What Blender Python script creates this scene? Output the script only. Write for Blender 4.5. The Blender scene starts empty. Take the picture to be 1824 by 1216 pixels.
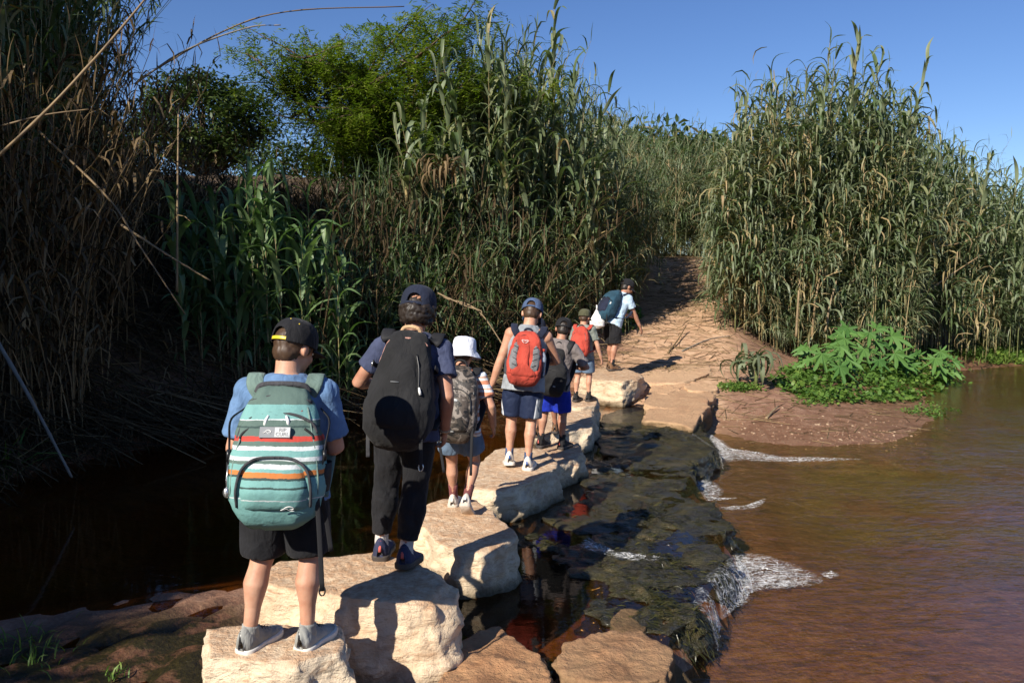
import bpy, bmesh, math, random
import numpy as np
from mathutils import Vector, Matrix, Euler

R = math.radians
scene = bpy.context.scene
COL = scene.collection

# ------------------------------------------------------------------ camera, sky, sun, exposure
CAM = (0.0, 0.0, 1.9)
F_PX = 1400.0
PITCH = math.atan(113 / F_PX)
cam_d = bpy.data.cameras.new('camera')
cam_d.sensor_width = 36.0
cam_d.lens = 36.0 * F_PX / 1824
cam_d.clip_end = 2000
cam = bpy.data.objects.new('camera', cam_d)
COL.objects.link(cam)
cam.location = CAM
cam.rotation_euler = (R(90) - PITCH, 0, 0)
scene.camera = cam

SUN_AZ, SUN_EL = R(36), R(35)         # light travels to the right of straight ahead, downwards
sun_dir = Vector((math.sin(SUN_AZ) * math.cos(SUN_EL), math.cos(SUN_AZ) * math.cos(SUN_EL), -math.sin(SUN_EL)))
world = bpy.data.worlds.new('World')
scene.world = world
world.use_nodes = True
wn = world.node_tree
bg = wn.nodes['Background']
sky = wn.nodes.new('ShaderNodeTexSky')
sky.sky_type = 'NISHITA'
sky.sun_disc = False
sky.sun_elevation = SUN_EL
sky.sun_rotation = R(180) + SUN_AZ
sky.altitude = 600
sky.air_density = 1.0
sky.dust_density = 0.0
sky.ozone_density = 4.0
hsv = wn.nodes.new('ShaderNodeHueSaturation')
hsv.inputs['Hue'].default_value = 0.511
hsv.inputs['Saturation'].default_value = 1.14
wn.links.new(sky.outputs[0], hsv.inputs['Color'])
wn.links.new(hsv.outputs[0], bg.inputs[0])
bg.inputs[1].default_value = 0.08
sun_d = bpy.data.lights.new('sun', 'SUN')
sun_d.energy = 5.0
sun_d.angle = R(0.53)
sun_d.color = (1.0, 0.93, 0.82)
sun = bpy.data.objects.new('sun', sun_d)
COL.objects.link(sun)
sun.rotation_euler = sun_dir.to_track_quat('-Z', 'Y').to_euler()
sun.location = (-10, -12, 12)
vs = scene.view_settings
vs.view_transform = 'Standard'
vs.look = 'None'
vs.exposure = 0.65
vs.gamma = 1
vs.use_curve_mapping = False
scene.cycles.max_bounces = 5
scene.cycles.diffuse_bounces = 3
scene.cycles.glossy_bounces = 2
scene.cycles.transparent_max_bounces = 8
scene.cycles.caustics_reflective = False
scene.cycles.caustics_refractive = False

# ------------------------------------------------------------------ helpers
rng = np.random.default_rng(7)
random.seed(7)


def P(px, py, z=None, Y=None):
    """a point of the photograph (1824 x 1216) as a point of the place, on height z or at distance Y"""
    dx, dy = (px - 912) / F_PX, (608 - py) / F_PX
    d = (dx, math.cos(PITCH) + dy * math.sin(PITCH), -math.sin(PITCH) + dy * math.cos(PITCH))
    t = (z - CAM[2]) / d[2] if z is not None else Y / d[1]
    return Vector((d[0] * t, d[1] * t, CAM[2] + d[2] * t))


_perm = np.random.default_rng(3).permutation(512).astype(np.int64)
_grad = np.random.default_rng(4).normal(size=(512, 3))
_grad /= np.linalg.norm(_grad, axis=1)[:, None]


def noise3(p):
    p = np.asarray(p, float)
    i = np.floor(p).astype(np.int64)
    f = p - i
    u = f * f * f * (f * (f * 6 - 15) + 10)
    out = np.zeros(len(p))
    for dx in (0, 1):
        for dy in (0, 1):
            for dz in (0, 1):
                h = _perm[(_perm[(_perm[(i[:, 0] + dx) & 511] + i[:, 1] + dy) & 511] + i[:, 2] + dz) & 511]
                g = _grad[h]
                dot = g[:, 0] * (f[:, 0] - dx) + g[:, 1] * (f[:, 1] - dy) + g[:, 2] * (f[:, 2] - dz)
                w = (u[:, 0] if dx else 1 - u[:, 0]) * (u[:, 1] if dy else 1 - u[:, 1]) * (u[:, 2] if dz else 1 - u[:, 2])
                out += w * dot
    return out


def fbm(p, octaves=4, gain=0.5):
    p = np.asarray(p, float)
    s, a = np.zeros(len(p)), 1.0
    for k in range(octaves):
        s += a * noise3(p * (2.03 ** k) + 17.3 * k)
        a *= gain
    return s


def mesh_from(name, verts, faces, mat=None, smooth=True, attrs=None):
    me = bpy.data.meshes.new(name)
    verts = np.asarray(verts, np.float32)
    if isinstance(faces, np.ndarray):
        n, k = faces.shape
        me.vertices.add(len(verts))
        me.vertices.foreach_set('co', verts.ravel())
        me.loops.add(n * k)
        me.loops.foreach_set('vertex_index', faces.astype(np.int32).ravel())
        me.polygons.add(n)
        me.polygons.foreach_set('loop_start', np.arange(0, n * k, k, dtype=np.int32))
        me.update(calc_edges=True)
    else:
        me.from_pydata([tuple(map(float, v)) for v in verts], [], faces)
    if smooth:
        me.polygons.foreach_set('use_smooth', np.ones(len(me.polygons), bool))
    if attrs:
        for k, v in attrs.items():
            a = me.attributes.new(k, 'FLOAT', 'POINT')
            a.data.foreach_set('value', np.asarray(v, np.float32))
    if mat:
        me.materials.append(mat)
    me.update()
    return me


def link(name, data, parent=None):
    o = bpy.data.objects.new(name, data)
    COL.objects.link(o)
    if parent:
        o.parent = parent
    return o


def tag(o, label=None, cat=None, group=None, kind=None):
    if label: o['label'] = label
    if cat: o['category'] = cat
    if group: o['group'] = group
    if kind: o['kind'] = kind
    return o


def empty(name, loc=(0, 0, 0), rz=0.0):
    o = bpy.data.objects.new(name, None)
    COL.objects.link(o)
    o.empty_display_size = 0.1
    o.location = loc
    o.rotation_euler = (0, 0, rz)
    return o


class MB:
    """collects closed shapes; build() links them as one mesh object"""

    def __init__(self):
        self.v, self.f = [], []

    def add(self, verts, faces):
        b = len(self.v)
        self.v += [Vector(p) for p in verts]
        self.f += [tuple(i + b for i in fc) for fc in faces]

    def loft(self, cs, rs, n=14, side=(1, 0, 0), power=2.0, cap=True, inward=False):
        """rings of half-widths (a, b) about the centres cs; a lies along side"""
        cs = [Vector(c) for c in cs]
        side = Vector(side)
        rings = []
        for i, c in enumerate(cs):
            if i == 0: t = cs[1] - cs[0]
            elif i == len(cs) - 1: t = cs[-1] - cs[-2]
            else:
                t = (cs[i + 1] - c).normalized() + (c - cs[i - 1]).normalized()
                if t.length < 1e-6: t = cs[i + 1] - c
            t.normalize()
            s = side - t * side.dot(t)
            if s.length < 1e-4:
                s = t.orthogonal()
            s.normalize()
            b = t.cross(s)
            r = rs[i]
            ra, rb = r if isinstance(r, (tuple, list)) else (r, r)
            ring = []
            for k in range(n):
                a = 2 * math.pi * k / n
                ca, sa = math.cos(a), math.sin(a)
                ca = math.copysign(abs(ca) ** (2 / power), ca)
                sa = math.copysign(abs(sa) ** (2 / power), sa)
                ring.append(c + s * (ra * ca) + b * (rb * sa))
            rings.append(ring)
        verts = [p for r in rings for p in r]
        faces = []
        for i in range(len(rings) - 1):
            for k in range(n):
                k2 = (k + 1) % n
                faces.append((i * n + k, i * n + k2, (i + 1) * n + k2, (i + 1) * n + k))
        if cap:
            verts += [cs[0], cs[-1]]
            c0, c1 = len(verts) - 2, len(verts) - 1
            m = (len(rings) - 1) * n
            for k in range(n):
                k2 = (k + 1) % n
                faces.append((c0, k2, k))
                faces.append((c1, m + k, m + k2))
        self.add(verts, faces)

    def ball(self, c, r, seg=14, rings=9, rot=None):
        c = Vector(c)
        r = (r, r, r) if not isinstance(r, (tuple, list)) else r
        vs_ = [Vector((0, 0, -r[2]))]
        for i in range(1, rings):
            t = -math.pi / 2 + math.pi * i / rings
            for k in range(seg):
                a = 2 * math.pi * k / seg
                vs_.append(Vector((r[0] * math.cos(t) * math.cos(a), r[1] * math.cos(t) * math.sin(a), r[2] * math.sin(t))))
        vs_.append(Vector((0, 0, r[2])))
        fs = []
        for k in range(seg):
            k2 = (k + 1) % seg
            fs.append((0, 1 + k2, 1 + k))
            top = 1 + (rings - 2) * seg
            fs.append((len(vs_) - 1, top + k, top + k2))
        for i in range(rings - 2):
            for k in range(seg):
                k2 = (k + 1) % seg
                a = 1 + i * seg
                fs.append((a + k, a + k2, a + seg + k2, a + seg + k))
        if rot:
            vs_ = [rot @ v for v in vs_]
        self.add([v + c for v in vs_], fs)

    def box(self, c, s, rot=None):
        c = Vector(c)
        vs_ = [Vector((x * s[0] / 2, y * s[1] / 2, z * s[2] / 2)) for x in (-1, 1) for y in (-1, 1) for z in (-1, 1)]
        if rot: vs_ = [rot @ v for v in vs_]
        self.add([v + c for v in vs_], [(0, 1, 3, 2), (4, 6, 7, 5), (0, 4, 5, 1), (2, 3, 7, 6), (0, 2, 6, 4), (1, 5, 7, 3)])

    def mesh(self, name, mat=None, smooth=True):
        return mesh_from(name, [tuple(v) for v in self.v], self.f, mat, smooth)

    def build(self, name, mat=None, parent=None, smooth=True):
        return link(name, self.mesh(name, mat, smooth), parent)


def spline(pts, n):
    """Catmull-Rom through pts, n samples"""
    pts = [Vector(p) for p in pts]
    ext = [pts[0] * 2 - pts[1]] + pts + [pts[-1] * 2 - pts[-2]]
    out = []
    for i in range(n):
        t = i / (n - 1) * (len(pts) - 1)
        k = min(int(t), len(pts) - 2)
        u = t - k
        a, b, c, d = ext[k:k + 4]
        out.append(0.5 * ((2 * b) + (c - a) * u + (2 * a - 5 * b + 4 * c - d) * u * u + (3 * b - a - 3 * c + d) * u ** 3))
    return out


# ------------------------------------------------------------------ materials
MATS = {}


def new_mat(name):
    m = bpy.data.materials.new(name)
    m.use_nodes = True
    nt = m.node_tree
    nt.nodes.clear()
    out = nt.nodes.new('ShaderNodeOutputMaterial')
    MATS[name] = m
    return m, nt, out


def N(nt, typ, **kw):
    n = nt.nodes.new('ShaderNode' + typ)
    for k, v in kw.items():
        if k.startswith('i_'):
            key = k[2:]
            key = int(key) if key.isdigit() else key.replace('_', ' ')
            n.inputs[key].default_value = v
        else:
            setattr(n, k, v)
    return n


def rgba(c):
    return (c[0], c[1], c[2], 1.0)


def ramp(nt, fac, stops, interp='LINEAR'):
    r = nt.nodes.new('ShaderNodeValToRGB')
    r.color_ramp.interpolation = interp
    els = r.color_ramp.elements
    while len(els) > 1: els.remove(els[-1])
    els[0].position = stops[0][0]
    els[0].color = rgba(stops[0][1])
    for p, c in stops[1:]:
        e = els.new(p)
        e.color = rgba(c)
    if fac is not None: nt.links.new(fac, r.inputs[0])
    return r.outputs[0]


def noise(nt, vec, scale, detail=4, rough=0.55, dist=0.0):
    n = N(nt, 'TexNoise', i_Scale=scale, i_Detail=detail, i_Roughness=rough, i_Distortion=dist)
    if vec is not None: nt.links.new(vec, n.inputs['Vector'])
    return n.outputs['Fac']


def mapping(nt, vec, scale=(1, 1, 1), rot=(0, 0, 0), loc=(0, 0, 0)):
    m = N(nt, 'Mapping')
    m.inputs['Scale'].default_value = scale
    m.inputs['Rotation'].default_value = rot
    m.inputs['Location'].default_value = loc
    nt.links.new(vec, m.inputs['Vector'])
    return m.outputs[0]


def mixc(nt, fac, a, b, mode='MIX'):
    m = N(nt, 'Mix', data_type='RGBA', blend_type=mode)
    for sock, v in ((m.inputs[0], fac), (m.inputs[6], a), (m.inputs[7], b)):
        if isinstance(v, (int, float)): sock.default_value = v
        elif isinstance(v, (tuple, list)): sock.default_value = rgba(v)
        else: nt.links.new(v, sock)
    return m.outputs[2]


def math_n(nt, op, a, b=0.0, clamp=False):
    m = N(nt, 'Math', operation=op, use_clamp=clamp)
    for sock, v in ((m.inputs[0], a), (m.inputs[1], b)):
        if isinstance(v, (int, float)): sock.default_value = v
        else: nt.links.new(v, sock)
    return m.outputs[0]


def maprange(nt, v, a, b, c=0.0, d=1.0):
    m = N(nt, 'MapRange')
    nt.links.new(v, m.inputs[0])
    for i, x in enumerate((a, b, c, d)): m.inputs[i + 1].default_value = x
    return m.outputs[0]


def bump(nt, h, strength=0.3, dist=0.01, normal=None):
    b = N(nt, 'Bump', i_Strength=strength, i_Distance=dist)
    nt.links.new(h, b.inputs['Height'])
    if normal is not None: nt.links.new(normal, b.inputs['Normal'])
    return b.outputs[0]


def principled(nt, out, color, rough=0.7, normal=None, spec=0.5, **kw):
    p = N(nt, 'BsdfPrincipled')
    for key, v in [('Base Color', color), ('Roughness', rough), ('Specular IOR Level', spec)] + [(k.replace('_', ' '), v) for k, v in kw.items()]:
        s = p.inputs[key]
        if isinstance(v, (int, float)): s.default_value = v
        elif isinstance(v, (tuple, list)): s.default_value = rgba(v) if s.type == 'RGBA' else v
        else: nt.links.new(v, s)
    if normal is not None: nt.links.new(normal, p.inputs['Normal'])
    nt.links.new(p.outputs[0], out.inputs[0])
    return p


def obj_co(nt): return N(nt, 'TexCoord').outputs['Object']
def geo(nt): return N(nt, 'NewGeometry')


def m_cloth(name, color, rough=0.85, var=0.25, weave=900, folds=0.9, spec=0.25):
    m, nt, out = new_mat(name)
    co = obj_co(nt)
    n1 = noise(nt, co, 9, 4)
    c = mixc(nt, maprange(nt, n1, 0.35, 0.65), tuple(x * (1 - var) for x in color), tuple(min(1, x * (1 + var)) for x in color))
    b1 = bump(nt, noise(nt, mapping(nt, co, (1, 1, 0.55)), 16, 3, 0.5, 0.6), folds, 0.02)
    b2 = bump(nt, noise(nt, co, weave, 1), 0.15, 0.001, b1)
    principled(nt, out, c, rough, b2, spec, Sheen_Weight=0.05)
    return m


def m_plain(name, color, rough=0.5, spec=0.5, var=0.1, scale=30, **kw):
    m, nt, out = new_mat(name)
    c = mixc(nt, noise(nt, obj_co(nt), scale, 3), tuple(x * (1 - var) for x in color), tuple(min(1, x * (1 + var)) for x in color))
    principled(nt, out, c, rough, None, spec, **kw)
    return m


def leaf_material(name, stops, trans=0.35, rough=0.5, attr='tint', spec=0.4):
    m, nt, out = new_mat(name)
    if attr == 'random':
        f = N(nt, 'ObjectInfo').outputs['Random']
    else:
        f = N(nt, 'Attribute', attribute_name=attr).outputs['Fac']
    c0 = ramp(nt, f, stops)
    g = geo(nt)
    nz = noise(nt, g.outputs['Position'], 14, 2)
    c = mixc(nt, maprange(nt, nz, 0.3, 0.7, 0, 0.35), c0, mixc(nt, 1.0, c0, (1.25, 1.15, 0.75), 'MULTIPLY'))
    p = principled(nt, out, c, rough, None, spec)
    tr = N(nt, 'BsdfTranslucent')
    nt.links.new(mixc(nt, 1.0, c, (1.0, 1.25, 0.55), 'MULTIPLY'), tr.inputs[0])
    mx = N(nt, 'MixShader')
    mx.inputs[0].default_value = trans
    nt.links.new(p.outputs[0], mx.inputs[1])
    nt.links.new(tr.outputs[0], mx.inputs[2])
    nt.links.new(mx.outputs[0], out.inputs[0])
    return m


# ------------------------------------------------------------------ terrain
LEFT = np.array([(-5.6, -40), (-5.3, -6), (-5.0, 3), (-4.76, 7.2), (-4.6, 7.8), (-3.95, 8.9), (-3.2, 9.6), (-2.3, 11.0), (-1.1, 11.75), (-0.3, 12.9),
                 (0.7, 13.7), (1.7, 15.2), (2.6, 17.5), (3.3, 20), (4.1, 22.5), (4.7, 25), (5.0, 32), (5, 120)])
SPIT = np.array([(1.2, 12.6), (1.5, 11.0), (1.75, 10.1), (2.35, 10.3), (2.6, 10.2), (2.8, 9.75), (3.3, 9.4), (4.0, 9.3), (4.8, 9.45), (5.7, 10.2), (6.6, 11.4), (7.2, 12.6),
                 (8.1, 14.6), (9.6, 16.9), (11.9, 18.2), (18, 21), (34, 25), (120, 40)])
RIM = np.array([(0.3, -10), (0.45, 2), (0.7, 3.5), (0.95, 4.15), (1.2, 4.5), (1.5, 5.15), (1.68, 6.0), (1.75, 7.0), (1.8, 7.8), (2.2, 8.6), (2.4, 10.2), (2.3, 11.5)])
PATHC = np.array([(1.6, 10.5), (2.1, 12.2), (2.75, 13.8), (3.2, 15), (3.9, 18), (4.9, 22), (5.5, 25), (5.8, 32), (5.8, 60)])


def dist_poly(x, y, pts):
    best = np.full(x.shape, 1e9)
    sgn = np.zeros(x.shape)
    for (ax, ay), (bx, by) in zip(pts[:-1], pts[1:]):
        dx, dy = bx - ax, by - ay
        t = np.clip(((x - ax) * dx + (y - ay) * dy) / (dx * dx + dy * dy), 0, 1)
        d = np.hypot(x - ax - t * dx, y - ay - t * dy)
        cr = dx * (y - ay) - dy * (x - ax)
        m = d < best
        best = np.where(m, d, best)
        sgn = np.where(m, np.sign(cr), sgn)
    return best, sgn          # sgn > 0: to the left of the line


def sst(a, b, v):
    t = np.clip((v - a) / (b - a), 0, 1)
    return t * t * (3 - 2 * t)


def terrain_h(x, y, fine=True):
    x, y = np.asarray(x, float), np.asarray(y, float)
    dl, sl = dist_poly(x, y, LEFT)
    ds, ss = dist_poly(x, y, SPIT)
    dr, sr = dist_poly(x, y, RIM)
    dp, _ = dist_poly(x, y, PATHC)
    left = np.where(sl > 0, dl, -dl)          # > 0 on the left bank
    spit = np.where(ss > 0, ds, -ds)          # > 0 on the right land
    upper = np.where(sr > 0, dr, -dr)         # > 0 upstream of the ledge
    # beds
    up_bed = -0.10 - 0.5 * sst(0.6, 2.6, upper)
    low_bed = -0.26 - 0.12 * sst(0.2, 1.5, -upper) * sst(5.0, 6.6, y) + 0.05 * noise3(np.stack([x * .7, y * .9, x * 0 + 3], -1).reshape(-1, 3)).reshape(x.shape)
    low_bed = low_bed + 0.04 * sst(5.3, 4.1, y - 0.42 * (x - 2.3)) * sst(0.9, 2.0, x)      # the sand bar, lower right
    bed = np.where(upper > 0, up_bed, low_bed)
    # mud flat at the lower left
    edge = np.interp(x, [-7, -3.3, -2.6, -2.2, -1.7, -1.25, -0.9, -0.6], [3.2, 4.05, 4.35, 4.55, 4.75, 4.5, 3.7, 2.0])
    dm = edge - y
    zm = np.where(dm > 0, np.minimum(0.05 * dm, 0.03), 0.28 * dm) + 0.0
    mud = sst(-0.35, 0.25, dm) * (x < -0.5)
    bed = np.where((upper > 0) & (x < -0.5), np.maximum(bed, zm), bed)
    bed = np.where(y < 2.4, bed + (2.4 - y) * 0.25 * (upper > 0), bed)
    hp = np.interp(y, [10, 12.5, 14.4, 18, 22, 25, 32, 60], [0.12, 0.2, 0.36, 1.07, 1.82, 2.5, 2.9, 3.2])
    # right land
    zr = -0.24 + 0.10 * np.minimum(spit, 1.5) + 0.085 * np.clip(spit - 1.5, 0, 12) + 0.15 * sst(3, 6, spit)
    wp = np.exp(-(np.clip(dp - 0.75, 0, 9) / 1.2) ** 2)
    wp = wp * sst(10.4, 12.8, y)
    zr = zr * (1 - wp) + np.maximum(hp, zr) * wp
    right = np.where(spit > 0, zr, np.maximum(bed, -0.24 + 0.35 * spit))
    # left bank
    base = np.where(y > 12.9, hp * sst(12.5, 14.5, y), 0.0)
    steep = 0.35 + 0.65 * sst(13, 3, y)
    dd = np.maximum(left, 0)
    zl = base - 0.03 + 0.75 * dd - 0.25 * np.clip(dd - 1.6, 0, 99) - 0.35 * np.clip(dd - 4.2, 0, 99) - 0.15 * np.clip(dd - 8, 0, 99)
    zl = np.minimum(zl, 4.4 + 0.0 * dd)
    z = np.where(left > 0, np.maximum(zl, np.where(spit > 0, right * 0 - 9, -9)), np.where((left > -2.5) & (spit <= 0) & (upper > 0), np.maximum(bed, -0.04 + 0.4 * left), right))
    far = sst(40, 140, np.hypot(x, y))
    z = z * (1 - far) + 3.5 * far
    if fine:
        p = np.stack([x, y, x * 0], -1).reshape(-1, 3)
        dry = sst(-0.3, 0.3, z)
        z = z + ((0.03 + 0.10 * sst(0.3, 2.0, left)) * fbm(p * 1.3, 4).reshape(x.shape)) * (0.25 + dry * 0.75) + 0.012 * fbm(p * 7 + 9, 3).reshape(x.shape)
        z = z + mud * 0.075 * fbm(p * 6, 4, 0.6).reshape(x.shape)
    return z


def axis(lo, hi, d, far_lo, far_hi):
    a = list(np.arange(lo, hi + 1e-6, d))
    s, v = d, hi
    while v < far_hi:
        s *= 1.25
        v += s
        a.append(v)
    s, v = d, lo
    while v > far_lo:
        s *= 1.25
        v -= s
        a.insert(0, v)
    return np.array(a)


# ground material
m, nt, out = new_mat('ground_soil')
g = geo(nt)
pos = g.outputs['Position']
sep = N(nt, 'SeparateXYZ')
nt.links.new(pos, sep.inputs[0])
zz = sep.outputs[2]
nA = noise(nt, pos, 0.9, 5, 0.6)
nB = noise(nt, pos, 7, 5, 0.65)
nC = noise(nt, pos, 45, 4, 0.7)
soil = ramp(nt, nB, [(0.25, (0.15, 0.074, 0.044)), (0.5, (0.24, 0.122, 0.074)), (0.75, (0.34, 0.20, 0.13))])
soil = mixc(nt, maprange(nt, nC, 0.45, 0.75, 0, 0.5), soil, (0.42, 0.26, 0.16))
pathc = ramp(nt, nB, [(0.3, (0.38, 0.215, 0.12)), (0.55, (0.50, 0.31, 0.185)), (0.75, (0.58, 0.41, 0.265))])
pm = N(nt, 'Attribute', attribute_name='path').outputs['Fac']
bm_ = N(nt, 'Attribute', attribute_name='bank').outputs['Fac']
col = mixc(nt, pm, soil, pathc)
litter = ramp(nt, noise(nt, mapping(nt, pos, (9, 2, 4), (0, 0, 0.6)), 3.0, 5, 0.7), [(0.35, (0.035, 0.022, 0.012)), (0.55, (0.09, 0.06, 0.032)), (0.7, (0.20, 0.14, 0.075))])
col = mixc(nt, bm_, col, litter)
# gravel specks on the wet spit
vor = N(nt, 'TexVoronoi', i_Scale=38.0)
nt.links.new(pos, vor.inputs['Vector'])
grav = N(nt, 'Attribute', attribute_name='gravel').outputs['Fac']
spk = math_n(nt, 'MULTIPLY', maprange(nt, vor.outputs['Distance'], 0.28, 0.16), math_n(nt, 'MULTIPLY', grav, maprange(nt, nB, 0.42, 0.6)))
col = mixc(nt, spk, col, mixc(nt, vor.outputs['Color'], (0.40, 0.27, 0.17), (0.62, 0.52, 0.38)))
# wet margin, river bed with olive algae
wet = math_n(nt, 'MULTIPLY', maprange(nt, math_n(nt, 'ADD', zz, math_n(nt, 'MULTIPLY', nB, 0.12)), 0.10, -0.08), 1.0)
col = mixc(nt, math_n(nt, 'MULTIPLY', wet, 0.55), col, mixc(nt, 1.0, col, (0.52, 0.46, 0.41), 'MULTIPLY'))
alg = math_n(nt, 'MULTIPLY', maprange(nt, math_n(nt, 'ADD', zz, math_n(nt, 'MULTIPLY', nA, 0.22)), -0.13, -0.25), maprange(nt, nA, 0.40, 0.54))
col = mixc(nt, alg, col, ramp(nt, nC, [(0.3, (0.09, 0.064, 0.016)), (0.7, (0.26, 0.175, 0.05))]))
# combed silt and pebbles of the river bed
under = maprange(nt, zz, -0.205, -0.225)
silt = noise(nt, mapping(nt, pos, (1.2, 5.0, 1), (0, 0, R(-25))), 3.2, 6, 0.72, 1.3)
col = mixc(nt, math_n(nt, 'MULTIPLY', under, maprange(nt, silt, 0.46, 0.62, 0, 0.75)), col, (0.055, 0.034, 0.016))
v2 = N(nt, 'TexVoronoi', i_Scale=24.0)
nt.links.new(pos, v2.inputs['Vector'])
stone = math_n(nt, 'MULTIPLY', maprange(nt, v2.outputs['Distance'], 0.32, 0.22), math_n(nt, 'MULTIPLY', under, maprange(nt, nA, 0.50, 0.60)))
col = mixc(nt, math_n(nt, 'MULTIPLY', stone, 0.6), col, mixc(nt, v2.outputs['Color'], (0.10, 0.06, 0.03), (0.36, 0.25, 0.15)))
mm = N(nt, 'Attribute', attribute_name='mud').outputs['Fac']
col = mixc(nt, math_n(nt, 'MULTIPLY', mm, maprange(nt, nB, 0.35, 0.5)), col, ramp(nt, nC, [(0.3, (0.018, 0.014, 0.006)), (0.55, (0.045, 0.040, 0.012)), (0.75, (0.10, 0.065, 0.03))]))
col = mixc(nt, math_n(nt, 'MULTIPLY', mm, 0.75), col, mixc(nt, 1.0, col, (0.45, 0.38, 0.34), 'MULTIPLY'))
rough = maprange(nt, math_n(nt, 'MAXIMUM', wet, mm), 0, 1, 0.92, 0.38)
b = bump(nt, nB, 0.5, 0.06)
b = bump(nt, nC, 0.6, 0.012, b)
principled(nt, out, col, rough, b, 0.4)

xs = axis(-8, 11, 0.095, -400, 400)
ys = axis(2.4, 22, 0.095, -120, 500)
GX, GY = np.meshgrid(xs, ys)
GZ = terrain_h(GX, GY)
nx, ny = len(xs), len(ys)
idx = np.arange(nx * ny).reshape(ny, nx)
faces = np.stack([idx[:-1, :-1], idx[:-1, 1:], idx[1:, 1:], idx[1:, :-1]], -1).reshape(-1, 4)


def ground_h(x, y):
    """height of the built ground mesh, interpolated"""
    x, y = np.asarray(x, float), np.asarray(y, float)
    i = np.clip(np.searchsorted(xs, x) - 1, 0, nx - 2)
    j = np.clip(np.searchsorted(ys, y) - 1, 0, ny - 2)
    u = np.clip((x - xs[i]) / (xs[i + 1] - xs[i]), 0, 1)
    v = np.clip((y - ys[j]) / (ys[j + 1] - ys[j]), 0, 1)
    return (GZ[j, i] * (1 - u) + GZ[j, i + 1] * u) * (1 - v) + (GZ[j + 1, i] * (1 - u) + GZ[j + 1, i + 1] * u) * v


dl, sl = dist_poly(GX, GY, LEFT)
dp, _ = dist_poly(GX, GY, PATHC)
ds, ss = dist_poly(GX, GY, SPIT)
pn = fbm(np.stack([GX * 1.1, GY * 1.1, GX * 0 + 5], -1).reshape(-1, 3), 4).reshape(GX.shape)
at_path = sst(1.5, 0.7, dp + pn * 0.8) * (GY > 10)
at_bank = sst(0.5, 1.5, np.where(sl > 0, dl, 0) + pn * 0.6) * (1 - 0.7 * at_path)
at_grav = sst(0.05, 0.3, np.where(ss > 0, ds, 0)) * sst(2.6, 1.4, ds) * (GY < 13)
at_mud = sst(0.15, 0.6, np.interp(GX, [-7, -3.3, -2.6, -2.2, -1.7, -1.25, -0.9], [3.2, 4.05, 4.35, 4.55, 4.75, 4.5, 3.7]) - GY + pn * 0.25) * (GX < -0.6)
ground = link('ground', mesh_from('ground', np.stack([GX, GY, GZ], -1).reshape(-1, 3), faces, MATS['ground_soil'], True,
                                  {'path': at_path.ravel(), 'bank': at_bank.ravel(), 'gravel': at_grav.ravel(), 'mud': at_mud.ravel()}))
tag(ground, 'red-brown river valley ground with bank and path', kind='structure')

# ------------------------------------------------------------------ water
def water_material(name, tint, ripple, scale, ior=1.33, refl=0.8):
    m, nt, out = new_mat(name)
    g = geo(nt)
    pos = g.outputs['Position']
    n1 = noise(nt, mapping(nt, pos, (1.0, 1.9, 1), (0, 0, R(-20))), scale, 3, 0.6, 0.8)
    n2 = noise(nt, mapping(nt, pos, (1.0, 2.4, 1), (0, 0, R(15))), scale * 3.7, 2, 0.5, 0.4)
    amp = maprange(nt, noise(nt, pos, 0.8, 2), 0.35, 0.65, 0.35, 1.0)
    h = math_n(nt, 'MULTIPLY', math_n(nt, 'ADD', n1, math_n(nt, 'MULTIPLY', n2, 0.35)), amp)
    nrm = bump(nt, h, ripple, 0.03)
    # Schlick reflectance, the same from above and from below
    vd = N(nt, 'VectorMath', operation='DOT_PRODUCT')
    nt.links.new(g.outputs['Normal'], vd.inputs[0])
    nt.links.new(g.outputs['Incoming'], vd.inputs[1])
    cosv = math_n(nt, 'ABSOLUTE', vd.outputs['Value'])
    f0 = ((ior - 1) / (ior + 1)) ** 2
    fr_ = math_n(nt, 'ADD', math_n(nt, 'MULTIPLY', math_n(nt, 'POWER', math_n(nt, 'SUBTRACT', 1.0, cosv), 5.0), 1 - f0), f0)
    tr = N(nt, 'BsdfTransparent')
    tr.inputs[0].default_value = rgba(tint)
    gl = N(nt, 'BsdfGlossy', i_Roughness=0.04)
    nt.links.new(nrm, gl.inputs['Normal'])
    mx = N(nt, 'MixShader')
    nt.links.new(math_n(nt, 'MULTIPLY', fr_, refl), mx.inputs[0])
    nt.links.new(tr.outputs[0], mx.inputs[1])
    nt.links.new(gl.outputs[0], mx.inputs[2])
    nt.links.new(mx.outputs[0], out.inputs[0])
    return m


water_material('pool_water', (0.55, 0.38, 0.18), 0.05, 2.5, refl=1.0)
water_material('river_water', (0.84, 0.75, 0.58), 0.75, 3.4, refl=1.25)


def sheet(name, outline, z, mat):
    bmm = bmesh.new()
    bmm.faces.new([bmm.verts.new((x, y, z)) for x, y in outline])
    bmm.normal_update()
    if bmm.faces[:][0].normal.z < 0: bmesh.ops.reverse_faces(bmm, faces=bmm.faces[:])
    bmesh.ops.triangulate(bmm, faces=bmm.faces[:])
    me = bpy.data.meshes.new(name)
    bmm.to_mesh(me)
    bmm.free()
    me.materials.append(mat)
    return link(name, me)


rim_in = [(x - 0.06, y) for x, y in RIM if y > -9]
o = sheet('pool_water', [(-9, -12), (0.2, -12)] + rim_in + [(2.2, 13.5), (0.5, 16), (-9, 16)], 0.0, MATS['pool_water'])
tag(o, 'dark still water of the upper pool left of the stepping stones', kind='structure')
o = sheet('river_water', [(0.1, -12)] + [(x - 0.12, y) for x, y in RIM if y > -9] + [(2.5, 14), (7, 17), (9, 20), (18, 27), (60, 50), (60, -12)], -0.2, MATS['river_water'])
tag(o, 'shallow rippling river water right of the mossy ledge', kind='structure')

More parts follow.
